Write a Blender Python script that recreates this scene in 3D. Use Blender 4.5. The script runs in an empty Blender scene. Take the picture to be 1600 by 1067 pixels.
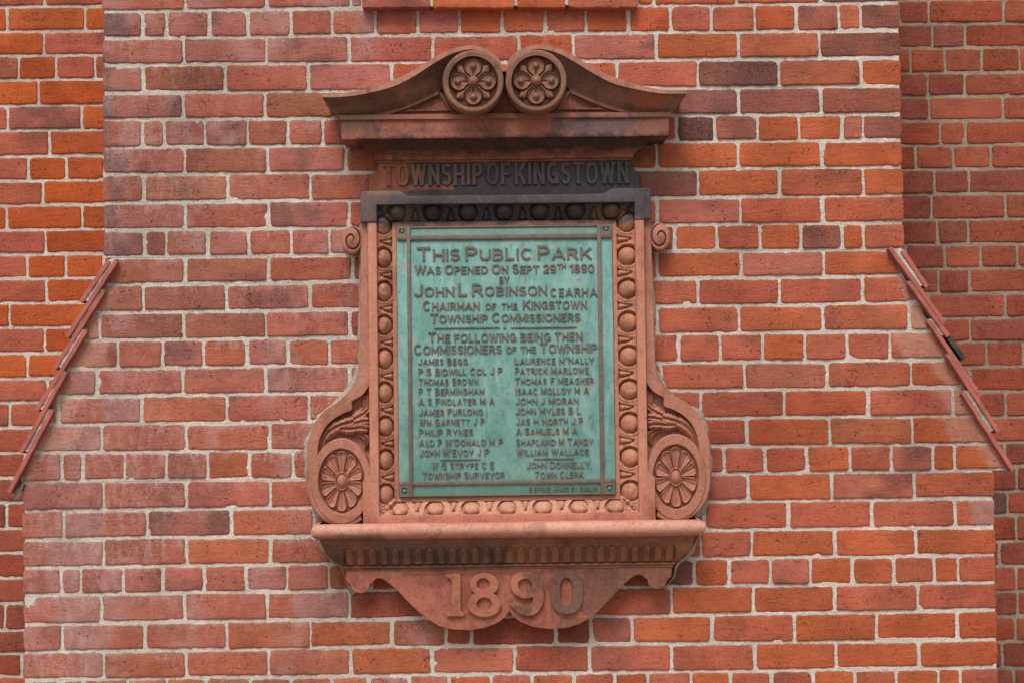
import bpy, bmesh, math, random
import numpy as np
from mathutils import Matrix, Vector

random.seed(7)
rng = np.random.default_rng(11)
scene = bpy.context.scene
col = scene.collection
R = math.radians

# ------------------------------------------------------------------ camera
ZC, DIST = 1.65, 4.5                       # eye height, distance to the front brick face (the plane y = 0)
F, PITCH, ROLL, YAW = 2502.9, 0.0324181, -0.0121725, -0.0121306   # focal length in photo pixels, angles

def ray(px, py):
    u = (px - 800.0) / F; v = -(py - 533.5) / F
    c, s = math.cos(ROLL), math.sin(ROLL); u, v = c*u - s*v, s*u + c*v
    x, y, z = u, 1.0, v
    c, s = math.cos(PITCH), math.sin(PITCH); y, z = c*y - s*z, s*y + c*z
    c, s = math.cos(YAW), math.sin(YAW); x, y = c*x - s*y, s*x + c*y
    return x, y, z

def P(px, py, p=0.0):
    """point standing p metres in front of the brick face that the photo shows at (px, py)"""
    x, y, z = ray(px, py); t = (DIST - p) / y
    return Vector((x*t, -p, ZC + z*t))

def X(px, py, p=0.0): return P(px, py, p).x
def Z(px, py, p=0.0): return P(px, py, p).z

cam_d = bpy.data.cameras.new("camera"); cam = bpy.data.objects.new("camera", cam_d); col.objects.link(cam)
o0 = Vector(ray(800, 533.5)); ax = (Vector(ray(1800, 533.5)) - o0).normalized(); az = o0.normalized()
ay = (Vector(ray(800, -466.5)) - o0).normalized()
M = Matrix.Identity(4)
for i in range(3):
    M[i][0] = ax[i]; M[i][1] = ay[i]; M[i][2] = -az[i]
M[0][3], M[1][3], M[2][3] = 0.0, -DIST, ZC
cam.matrix_world = M
cam_d.sensor_width = 36; cam_d.lens = F*36/1600; cam_d.clip_end = 500
scene.camera = cam

# ------------------------------------------------------------------ light: an overcast sky, brightest high up and a little to the left
SUN_EL, SUN_AZ = R(54), R(-14)             # azimuth measured from the camera's side, negative = left
world = bpy.data.worlds.new("World"); scene.world = world; world.use_nodes = True
wn = world.node_tree; wn.nodes.clear()
sky = wn.nodes.new("ShaderNodeTexSky"); sky.sky_type = 'NISHITA'; sky.sun_disc = False
sky.sun_elevation = SUN_EL; sky.sun_rotation = math.pi - SUN_AZ
sky.air_density = 1.0; sky.dust_density = 6.0; sky.ozone_density = 1.0
hs = wn.nodes.new("ShaderNodeHueSaturation"); hs.inputs['Saturation'].default_value = 0.25
bg = wn.nodes.new("ShaderNodeBackground"); bg.inputs['Strength'].default_value = 0.105
wo = wn.nodes.new("ShaderNodeOutputWorld")
wn.links.new(sky.outputs[0], hs.inputs['Color']); wn.links.new(hs.outputs[0], bg.inputs['Color']); wn.links.new(bg.outputs[0], wo.inputs[0])
sd = bpy.data.lights.new("sun", 'SUN'); sd.energy = 1.5; sd.angle = R(24); sd.color = (1.0, 0.965, 0.92)
sun = bpy.data.objects.new("sun", sd); col.objects.link(sun)
sdir = Vector((math.cos(SUN_EL)*math.sin(SUN_AZ), -math.cos(SUN_EL)*math.cos(SUN_AZ), math.sin(SUN_EL)))
sun.rotation_euler = sdir.to_track_quat('Z', 'Y').to_euler(); sun.location = sdir*20
scene.view_settings.view_transform = 'Standard'; scene.view_settings.look = 'None'
scene.view_settings.gamma = 1.0; scene.view_settings.exposure = 0.40

# ------------------------------------------------------------------ helpers
ALB = 0.80                                  # surfaces were matched by eye at a higher exposure: bring them down to real albedos
def lin(c):
    c = np.asarray(c, float)/255.0
    return np.where(c <= 0.04045, c/12.92, ((c+0.055)/1.055)**2.4)*ALB
def L4(*c): return tuple(float(v) for v in lin(c)) + (1.0,)

_perm = np.random.default_rng(3).random((256, 256))
def vnoise(x, y):
    xi = np.floor(x).astype(int); yi = np.floor(y).astype(int); fx = x-xi; fy = y-yi
    fx = fx*fx*(3-2*fx); fy = fy*fy*(3-2*fy)
    g = lambda a, b: _perm[a & 255, b & 255]
    return ((g(xi, yi)*(1-fx)+g(xi+1, yi)*fx)*(1-fy)+(g(xi, yi+1)*(1-fx)+g(xi+1, yi+1)*fx)*fy)*2-1
def fbm(x, y, f=1.0, o=3):
    s = 0; a = 1.0; t = 0
    for k in range(o):
        s = s + a*vnoise(x*f+17.3*k, y*f+9.1*k); t += a; a *= 0.5; f *= 2.03
    return s/t
def sm(x, a, b):
    t = np.clip((x-a)/(b-a), 0, 1); return t*t*(3-2*t)

def mesh_obj(name, verts, faces, mats, parent=None, cols=None, mat_idx=None, smooth=True, bloom=None):
    me = bpy.data.meshes.new(name)
    verts = np.asarray(verts, float).reshape(-1, 3)
    me.from_pydata(verts.tolist(), [], faces if isinstance(faces, list) else faces.tolist())
    for m in (mats if isinstance(mats, (list, tuple)) else [mats]): me.materials.append(m)
    if mat_idx is not None: me.polygons.foreach_set('material_index', np.asarray(mat_idx, np.int32))
    if smooth: me.polygons.foreach_set('use_smooth', np.ones(len(me.polygons), bool))
    if cols is not None:
        a = me.attributes.new('Col', 'FLOAT_COLOR', 'POINT')
        a.data.foreach_set('color', np.c_[np.asarray(cols), np.ones(len(cols))].astype(np.float32).ravel())
    if bloom is not None:
        a = me.attributes.new('bloom', 'FLOAT', 'POINT'); a.data.foreach_set('value', np.asarray(bloom, np.float32))
    me.validate(); me.update()
    ob = bpy.data.objects.new(name, me); col.objects.link(ob)
    if parent is not None: put(ob, parent)
    return ob
def put(ob, parent):
    ob.parent = parent
    off = parent.location if parent.parent is None else Vector((0, 0, 0))
    ob.matrix_parent_inverse = Matrix.Translation(-off)
def root(name, loc, label, cat):
    e = bpy.data.objects.new(name, None); e.location = loc; e.empty_display_size = 0.1; col.objects.link(e)
    e['label'] = label; e['category'] = cat
    return e
def autosmooth(ob, ang=35):
    me = ob.data
    bm = bmesh.new(); bm.from_mesh(me)
    for f in bm.faces: f.smooth = True
    for e in bm.edges:
        e.smooth = not (len(e.link_faces) == 2 and e.calc_face_angle(0) > R(ang))
    bm.to_mesh(me); bm.free()

def grid_faces(nr, nc, off=0, closed=False):
    f = []
    for i in range(nr-1):
        for j in range(nc if closed else nc-1):
            j2 = (j+1) % nc
            f.append((off+i*nc+j, off+i*nc+j2, off+(i+1)*nc+j2, off+(i+1)*nc+j))
    return f
def fix_normals(ob):
    bm = bmesh.new(); bm.from_mesh(ob.data); bmesh.ops.recalc_face_normals(bm, faces=bm.faces); bm.to_mesh(ob.data); bm.free()

def prism(name, outline, pf, pb, mat, parent, bevel=0.003, raw=False, seg=2):
    """solid cut to an outline (photo pixels, or world x,z when raw), from pb to pf in front of the wall"""
    pts = [(q[0], q[1]) for q in outline] if raw else [(P(q[0], q[1], pf).x, P(q[0], q[1], pf).z) for q in outline]
    bm = bmesh.new()
    vs = [bm.verts.new((x, -pf, z)) for x, z in pts]
    f = bm.faces.new(vs)
    ret = bmesh.ops.extrude_face_region(bm, geom=[f])
    nv = [g for g in ret['geom'] if isinstance(g, bmesh.types.BMVert)]
    for v in nv: v.co.y = -pb
    bmesh.ops.recalc_face_normals(bm, faces=bm.faces)
    if bevel:
        es = [e for e in bm.edges if all(abs(v.co.y + pf) < 1e-6 for v in e.verts)]
        bmesh.ops.bevel(bm, geom=es, offset=bevel, segments=seg, profile=0.5, affect='EDGES', clamp_overlap=True)
    me = bpy.data.meshes.new(name); bm.to_mesh(me); bm.free(); me.materials.append(mat)
    ob = bpy.data.objects.new(name, me); col.objects.link(ob); put(ob, parent); autosmooth(ob, 30)
    return ob
def box(name, c0, c1, mat, parent, bevel=0.003):
    (x0, y0, z0), (x1, y1, z1) = c0, c1
    bm = bmesh.new(); bmesh.ops.create_cube(bm, size=1)
    for v in bm.verts:
        v.co = Vector(((x0+x1)/2+v.co.x*(x1-x0), (y0+y1)/2+v.co.y*(y1-y0), (z0+z1)/2+v.co.z*(z1-z0)))
    if bevel: bmesh.ops.bevel(bm, geom=bm.edges[:], offset=bevel, segments=2, profile=0.5, affect='EDGES')
    me = bpy.data.meshes.new(name); bm.to_mesh(me); bm.free(); me.materials.append(mat)
    ob = bpy.data.objects.new(name, me); col.objects.link(ob); put(ob, parent); autosmooth(ob, 30)
    return ob

# ------------------------------------------------------------------ materials
class NT:
    def __init__(s, name):
        s.m = bpy.data.materials.new(name); s.m.use_nodes = True; s.t = s.m.node_tree; s.t.nodes.clear()
        s.out = s.t.nodes.new("ShaderNodeOutputMaterial"); s.b = s.t.nodes.new("ShaderNodeBsdfPrincipled")
        s.t.links.new(s.b.outputs[0], s.out.inputs[0]); s._pos = None
    def n(s, typ, **kw):
        nd = s.t.nodes.new(typ)
        for k, v in kw.items(): setattr(nd, k, v)
        return nd
    def put(s, sock, v):
        if isinstance(v, bpy.types.NodeSocket): s.t.links.new(v, sock)
        else: sock.default_value = v
    def pos(s):
        if s._pos is None: s._pos = s.n("ShaderNodeNewGeometry").outputs['Position']
        return s._pos
    def scaled(s, vec):
        nd = s.n("ShaderNodeVectorMath", operation='MULTIPLY'); s.put(nd.inputs[0], s.pos()); nd.inputs[1].default_value = vec
        return nd.outputs[0]
    def noise(s, scale, detail=3, rough=0.55, vec=None, lac=2.0):
        nd = s.n("ShaderNodeTexNoise"); s.put(nd.inputs['Vector'], vec if vec is not None else s.pos())
        nd.inputs['Scale'].default_value = scale; nd.inputs['Detail'].default_value = detail; nd.inputs['Roughness'].default_value = rough
        return nd.outputs['Fac']
    def math(s, op, a, b=0.0, c=0.0, clamp=False):
        nd = s.n("ShaderNodeMath", operation=op); nd.use_clamp = clamp
        for i, v in enumerate((a, b, c)): s.put(nd.inputs[i], v)
        return nd.outputs[0]
    def ramp(s, v, a, b, lo=0.0, hi=1.0):
        nd = s.n("ShaderNodeMapRange"); nd.interpolation_type = 'SMOOTHSTEP'
        for i, q in enumerate((v, a, b, lo, hi)): s.put(nd.inputs[i], q)
        return nd.outputs[0]
    def mix(s, f, a, b, mode='MIX'):
        nd = s.n("ShaderNodeMix", data_type='RGBA', blend_type=mode); nd.clamp_factor = True
        s.put(nd.inputs[0], f); s.put(nd.inputs[6], a); s.put(nd.inputs[7], b)
        return nd.outputs[2]
    def bump(s, h, strength, dist, normal=None):
        nd = s.n("ShaderNodeBump"); nd.inputs['Strength'].default_value = strength; nd.inputs['Distance'].default_value = dist
        s.put(nd.inputs['Height'], h)
        if normal is not None: s.put(nd.inputs['Normal'], normal)
        return nd.outputs[0]
    def xyz(s):
        nd = s.n("ShaderNodeSeparateXYZ"); s.put(nd.inputs[0], s.pos()); return nd.outputs
    def patch(s, cx, cz, hx, hz, soft, nz, amp):
        """a stain with a ragged outline at a place on the stone"""
        q = s.xyz()
        a = s.math('SUBTRACT', s.math('ABSOLUTE', s.math('SUBTRACT', q[0], cx)), hx)
        b = s.math('SUBTRACT', s.math('ABSOLUTE', s.math('SUBTRACT', q[2], cz)), hz)
        d = s.math('MAXIMUM', a, b)
        d = s.math('ADD', d, s.math('MULTIPLY', s.math('SUBTRACT', nz, 0.5), amp))
        return s.ramp(d, -soft, soft, 1.0, 0.0)
    def done(s, colr, rough, normal=None, spec=0.3):
        s.put(s.b.inputs['Base Color'], colr); s.put(s.b.inputs['Roughness'], rough)
        s.b.inputs['Specular IOR Level'].default_value = spec
        if normal is not None: s.put(s.b.inputs['Normal'], normal)
        return s.m

def brick_material(name):
    t = NT(name)
    a = t.n("ShaderNodeAttribute", attribute_name='Col').outputs['Color']
    bl = t.n("ShaderNodeAttribute", attribute_name='bloom').outputs['Fac']
    big = t.noise(14, 4, 0.6); mid = t.noise(60, 4, 0.7); fine = t.noise(230, 4, 0.8); grain = t.noise(520, 2, 0.7)
    lines = t.noise(42, 5, 0.72, vec=t.scaled((0.45, 1, 2.2)))
    c = t.mix(t.ramp(big, 0.35, 0.72, 0.0, 0.35), a, t.mix(1.0, a, L4(222, 205, 200), 'MULTIPLY'))
    c = t.mix(t.ramp(lines, 0.5, 0.72, 0.0, 0.26), c, t.mix(1.0, c, L4(212, 188, 180), 'MULTIPLY'))
    c = t.mix(t.ramp(fine, 0.52, 0.72, 0.0, 0.66), c, t.mix(1.0, c, L4(172, 152, 148), 'MULTIPLY'))
    c = t.mix(t.ramp(fine, 0.48, 0.30, 0.0, 0.42), c, L4(218, 150, 124))
    c = t.mix(t.ramp(grain, 0.56, 0.70, 0.0, 0.45), c, t.mix(1.0, c, L4(150, 130, 126), 'MULTIPLY'))
    pits = t.math('MULTIPLY', t.ramp(t.noise(150, 3, 0.6), 0.60, 0.67), t.ramp(t.noise(17, 3), 0.45, 0.62))
    c = t.mix(t.math('MULTIPLY', pits, 0.75), c, L4(74, 50, 48))
    # lime bloom run out of the joints
    st = t.noise(24, 6, 0.75, vec=t.scaled((1.7, 1, 0.75)))
    gr = t.noise(240, 2, 0.6)
    w = t.math('MULTIPLY', bl, t.math('ADD', t.math('MULTIPLY', t.ramp(st, 0.44, 0.68), 0.75), t.math('MULTIPLY', t.ramp(gr, 0.56, 0.66), 0.5)), clamp=True)
    c = t.mix(t.math('MULTIPLY', w, 0.70), c, L4(214, 184, 180))
    c = t.mix(t.ramp(t.noise(1.7, 4, 0.6), 0.48, 0.70, 0, 0.50), c, t.mix(1.0, c, L4(214, 202, 198), 'MULTIPLY'))
    sp = t.n("ShaderNodeTexVoronoi", feature='F1'); sp.inputs['Scale'].default_value = 46; t.put(sp.inputs['Vector'], t.pos())
    spk = t.math('MULTIPLY', t.ramp(sp.outputs['Distance'], 0.07, 0.04), t.ramp(t.noise(9, 2), 0.53, 0.62))
    c = t.mix(t.math('MULTIPLY', spk, 0.7), c, L4(215, 190, 165))
    h = t.math('ADD', t.math('MULTIPLY', fine, 0.8), t.math('ADD', t.math('MULTIPLY', lines, 1.0), t.math('MULTIPLY', pits, -0.9)))
    nrm = t.bump(h, 0.9, 0.0042)
    return t.done(c, 0.92, nrm, 0.15)

def mortar_material(name, ca, cb, dirt):
    t = NT(name)
    n1 = t.noise(9, 4, 0.6); n2 = t.noise(230, 4, 0.8); n3 = t.noise(520, 2, 0.7); n4 = t.noise(110, 3, 0.75)
    c = t.mix(t.ramp(n1, 0.3, 0.7), ca, cb)
    c = t.mix(t.ramp(n2, 0.52, 0.66, 0, 0.8), c, dirt)
    c = t.mix(t.ramp(n3, 0.60, 0.70, 0, 0.7), c, L4(252, 248, 240))
    c = t.mix(t.ramp(n4, 0.58, 0.70, 0, 0.7), c, dirt)
    c = t.mix(t.ramp(t.noise(180, 2, 0.5), 0.66, 0.72, 0, 0.7), c, L4(104, 96, 90))
    c = t.mix(t.ramp(t.noise(1.7, 4, 0.6), 0.45, 0.68, 0, 0.45), c, t.mix(1.0, c, L4(196, 186, 180), 'MULTIPLY'))
    nrm = t.bump(t.math('ADD', n2, t.math('MULTIPLY', n4, 1.2)), 1.0, 0.005)
    return t.done(c, 0.95, nrm, 0.1)

def terra(name, ca, cb, cc, stains=(), rough=0.75, pit=0.35, spec=0.3, bumpd=0.0016):
    """moulded red terracotta: two body colours, a weathered third, and stains at given places"""
    t = NT(name)
    n0 = t.noise(5, 5, 0.6); n1 = t.noise(22, 4, 0.62); n2 = t.noise(120, 4, 0.7); n3 = t.noise(420, 2, 0.6)
    c = t.mix(t.ramp(n0, 0.38, 0.62), ca, cb)
    c = t.mix(t.ramp(n1, 0.50, 0.66, 0, 0.55), c, cc)
    for (x, z, hx, hz, soft, amp, sc, strength) in stains:
        nz = t.noise(20, 7, 0.78)
        c = t.mix(t.math('MULTIPLY', t.patch(x, z, hx, hz, soft, nz, amp), strength), c, sc)
    film = t.noise(9, 6, 0.7, vec=t.scaled((1.0, 1, 0.6)))
    c = t.mix(t.ramp(film, 0.50, 0.66, 0, 0.55), c, t.mix(1.0, c, L4(184, 170, 158), 'MULTIPLY'))
    c = t.mix(t.ramp(t.noise(33, 5, 0.75), 0.58, 0.70, 0, 0.5), c, t.mix(1.0, c, L4(176, 158, 146), 'MULTIPLY'))
    c = t.mix(t.ramp(t.noise(60, 5, 0.8), 0.62, 0.72, 0, 0.5), c, L4(216, 168, 150))
    c = t.mix(t.ramp(n2, 0.50, 0.68, 0, 0.42), c, t.mix(1.0, c, L4(150, 140, 135), 'MULTIPLY'))
    c = t.mix(t.ramp(n2, 0.44, 0.30, 0, 0.16), c, L4(215, 165, 140))
    pits = t.math('MULTIPLY', t.ramp(t.noise(210, 1, 0.4), 0.68, 0.73), pit)
    c = t.mix(pits, c, L4(70, 40, 32))
    h = t.math('ADD', t.math('ADD', t.math('MULTIPLY', n2, 0.9), t.math('MULTIPLY', n1, 1.2)), t.math('ADD', t.math('MULTIPLY', n3, 0.45), t.math('MULTIPLY', pits, -1.6)))
    return t.done(c, rough, t.bump(h, 0.6, bumpd), spec)

M_BRICK = brick_material('weathered_brick')
M_MORT = mortar_material('lime_mortar', L4(246, 238, 226), L4(228, 217, 203), L4(158, 148, 136))
M_MORT_R = mortar_material('grey_lime_mortar', L4(188, 173, 150), L4(166, 150, 128), L4(114, 100, 86))
M_MORT_P = mortar_material('patch_mortar', L4(214, 203, 186), L4(188, 176, 158), L4(140, 128, 112))

# ------------------------------------------------------------------ bricks
PAL = {'O': (198, 104, 66), 'R': (194, 106, 82), 'P': (190, 114, 101), 'D': (138, 94, 88), 'B': (176, 103, 77),
       'K': (190, 104, 76), 'X': (98, 74, 74), 'S': (200, 97, 50), 'W': (168, 86, 63), 'Q': (151, 81, 65)}
VAR = {k: 7 for k in PAL}

class Bricks:
    def __init__(s): s.v = []; s.f = []; s.c = []; s.b = []; s.mi = []; s.n = 0
    def add(s, V, Fc, C, B, mi):
        s.v.append(V); s.f += [tuple(int(q)+s.n for q in f) for f in Fc]; s.c.append(C); s.b.append(B); s.mi += [mi]*len(Fc); s.n += len(V)
    def brick(s, q, code, fr, step=0.0075, bloom=0.0, proud=0.0022, skirt=0.024, gradient=None, dark=None, warm=None):
        """q = four corners (u,v): TL, TR, BR, BL;  fr(u,v,n) -> world"""
        q = np.asarray(q, float)
        q = q + rng.uniform(-0.0015, 0.0015, (4, 2))
        W = max(np.linalg.norm(q[1]-q[0]), np.linalg.norm(q[2]-q[3])); H = max(np.linalg.norm(q[0]-q[3]), np.linalg.norm(q[1]-q[2]))
        if W < 0.012 or H < 0.012: return
        def axis(Ln):
            e = [0, 0.002, 0.005] if step < 0.02 else [0, 0.004]
            e = [k for k in e if k < Ln*0.3]
            n = max(1, int(round((Ln-2*e[-1])/step)))
            mid = list(np.linspace(e[-1], Ln-e[-1], n+1))
            return np.array(e[:-1]+mid+[Ln-k for k in reversed(e[:-1])])
        A = axis(W); Bv = axis(H); na, nb = len(A), len(Bv)
        a, b = np.meshgrid(A/W, Bv/H)
        rx = rng.uniform(0.004, 0.011); 
        ca = (a-0.5)*W; cb = (b-0.5)*H
        da = np.clip((np.abs(ca)-(W/2-rx))/rx, 0, 1); db = np.clip((np.abs(cb)-(H/2-rx))/rx, 0, 1)
        ka = np.where((da > 0) & (db > 0), da*np.sqrt(1-db*db/2)-da, 0)*rx; kb = np.where((da > 0) & (db > 0), db*np.sqrt(1-da*da/2)-db, 0)*rx
        a2 = a+np.sign(ca)*ka/W; b2 = b+np.sign(cb)*kb/H
        u = (q[0, 0]*(1-a2)+q[1, 0]*a2)*(1-b2)+(q[3, 0]*(1-a2)+q[2, 0]*a2)*b2
        v = (q[0, 1]*(1-a2)+q[1, 1]*a2)*(1-b2)+(q[3, 1]*(1-a2)+q[2, 1]*a2)*b2
        e = np.minimum(np.minimum(a, 1-a)*W, np.minimum(b, 1-b)*H)
        near = np.exp(-e/0.009)
        sx, sy = rng.uniform(0, 200, 2)
        u = u + near*fbm(u+sx, v+sy, 80, 3)*0.0024; v = v + near*fbm(u+sy, v+sx, 75, 3)*0.0026
        # chips knocked off edges and corners
        n = proud + rng.uniform(-0.0008, 0.0016) + fbm(u+sx, v+sy, 22, 3)*0.0013
        tilt = rng.uniform(-0.0012, 0.0012, 2); n = n + tilt[0]*(a-0.5)*2+tilt[1]*(b-0.5)*2
        n = n - 0.0016*(1-np.clip(e/0.004, 0, 1))**2
        chip = sm(fbm(u+sy, v+sx, 20, 3), 0.50, 0.70)*np.exp(-e/0.009)
        n = n - chip*0.0055
        base = np.array(PAL[code], float) + rng.normal(0, 1, 3)*1.6 + rng.normal(0, 1)*VAR[code]*0.6
        if warm is not None: base = base*(1-warm[1])+np.array(warm[0], float)*warm[1]
        cc = np.repeat(base[None, :], na*nb, 0).reshape(nb, na, 3)
        g = fbm(u+sx, v+sy, 9, 3)[..., None]
        cc = cc*(1+g*0.13)
        if code in 'PDXRB':
            k = sm(fbm(u*0.8+sy, v+sx, 11, 3), 0.02, 0.55)[..., None]
            cc = cc*(1-k*(0.45 if code in 'DP' else 0.25)) + np.array((92, 66, 66))*k*(0.45 if code in 'DP' else 0.25)
        if code in 'PD' and rng.random() < 0.6:
            k = sm(fbm(u+3*sx, v-sy, 8, 3), 0.05, 0.5)[..., None]*0.45
            cc = cc*(1-k)+np.array((176, 88, 70))*k
        if code == 'K':      # half fired orange, half bloomed lavender, with a ragged upright divide
            cut = rng.uniform(0.25, 0.7); sg = 1 if rng.random() < 0.75 else -1
            k = sm(sg*(a-cut)*W+0.02*fbm(u+sx, v+sy, 30, 3), -0.008, 0.010)[..., None]*0.9
            cc = cc*(1-k)+np.array((186, 132, 124))*k
        elif bloom > 0.35 and rng.random() < 0.5:
            c0 = rng.uniform(0, 1); k = (np.exp(-(((a-c0)*W+0.015*fbm(u+sx, v+sy, 30, 2))/0.045)**2)*sm(fbm(u+sy, v, 22, 3), -0.5, 0.3))[..., None]*0.75
            cc = cc*(1-k)+np.array((196, 146, 140))*k
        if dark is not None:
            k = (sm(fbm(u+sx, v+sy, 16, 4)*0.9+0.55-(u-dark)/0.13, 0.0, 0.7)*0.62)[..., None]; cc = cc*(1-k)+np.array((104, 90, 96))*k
        if gradient is not None:
            k = np.clip(gradient(u, v), 0, 1)[..., None]; cc = cc*(1-k)+np.array((212, 154, 134))*k
        cc = lin(np.clip(cc, 5, 250))
        bl = np.clip(bloom*(0.55+0.9*fbm(u+7, v+3, 4, 2)) + bloom*0.5*(b < 0.3), 0, 1)
        ring = [(0, j) for j in range(na)]+[(i, na-1) for i in range(1, nb)]+[(nb-1, j) for j in range(na-2, -1, -1)]+[(i, 0) for i in range(nb-2, 0, -1)]
        V = fr(u.ravel(), v.ravel(), n.ravel())
        ri = np.array([i*na+j for i, j in ring])
        Vs = fr(u.ravel()[ri], v.ravel()[ri], np.full(len(ri), -skirt))
        fc = grid_faces(nb, na); m = len(ri); o = na*nb
        fc = [(f[3], f[2], f[1], f[0]) for f in fc]
        fc += [(int(ri[k]), int(ri[(k+1) % m]), o+(k+1) % m, o+k) for k in range(m)]
        C = np.concatenate([cc.reshape(-1, 3), cc.reshape(-1, 3)[ri]]); Bm = np.concatenate([bl.ravel(), bl.ravel()[ri]])
        s.add(np.concatenate([V, Vs]), fc, C, Bm, 0)
    def mortar(s, ulo, uhi, vlo, vhi, fr, step, depth=-0.0014, amp=0.0019):
        """a rough sheet between ulo(v) and uhi(v)"""
        vs = np.linspace(vlo, vhi, max(2, int((vhi-vlo)/step)+1))
        nu = max(2, int(max(uhi(v)-ulo(v) for v in (vlo, vhi))/step)+1)
        t = np.linspace(0, 1, nu)
        U = np.array([ulo(v)+(uhi(v)-ulo(v))*t for v in vs]); Vv = np.repeat(vs[:, None], nu, 1)
        n = depth+fbm(U, Vv, 62, 3)*amp+fbm(U+50, Vv, 7, 2)*0.0012
        W = fr(U.ravel(), Vv.ravel(), n.ravel())
        s.add(W, grid_faces(len(vs), nu), np.full((len(W), 3), 0.5), np.zeros(len(W)), 1)
    def build(s, name, mats, parent=None):
        ob = mesh_obj(name, np.concatenate(s.v), s.f, mats, parent, np.concatenate(s.c), s.mi, True, np.concatenate(s.b))
        return ob

front = lambda u, v, n: np.c_[u, -n, v]
DEP = 0.54
rear = lambda u, v, n: np.c_[u, DEP-n, v]

BL = [18, 60.5, 103, 146, 188, 231.5, 274, 317, 360, 402.5, 445.5, 488.5, 531.5, 575, 618, 661.5, 705.7, 751, 796, 841, 885, 927.5, 972.5, 1016, 1060]
BR = [5, 47.5, 91, 135, 178, 219, 261, 306, 348, 389, 431, 474, 517.5, 562.5, 606, 650, 694, 736, 779.6, 824, 868, 911, 955, 1000, 1044]
ZL = [Z(160, y) for y in BL]; ZR = [Z(1405, y) for y in BR]; XA, XB = X(160, 500), X(1405, 500)
MOD = 0.0780
def bed(k):
    """height of the bed joint under course k at the left and right"""
    if k < 0: return ZL[0]-k*MOD-0*MOD, ZR[0]-k*MOD
    if k < len(ZL): return ZL[k], ZR[k]
    return ZL[-1]-(k-len(ZL)+1)*MOD, ZR[-1]-(k-len(ZR)+1)*MOD
def bedz(k, x):
    a, b = bed(k); return a+(b-a)*(x-XA)/(XB-XA)

# buttress outline
UL = X(161.5, 200); UR = X(1409, 200); LL = X(36.5, 920); LR = X(1556.5, 920)
pa, pb = P(178, 403), P(33, 748); pc, pd = P(1387, 390), P(1574, 734)
Z_SH_L, Z_SH_R = pb.z, pd.z
def xl(z):
    if z > pa.z: return UL
    if z < pb.z: return LL
    return pa.x+(pb.x-pa.x)*(pa.z-z)/(pa.z-pb.z)
def xr(z):
    if z > pc.z: return UR
    if z < pd.z: return LR
    return pc.x+(pd.x-pc.x)*(pc.z-z)/(pc.z-pd.z)

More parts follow.
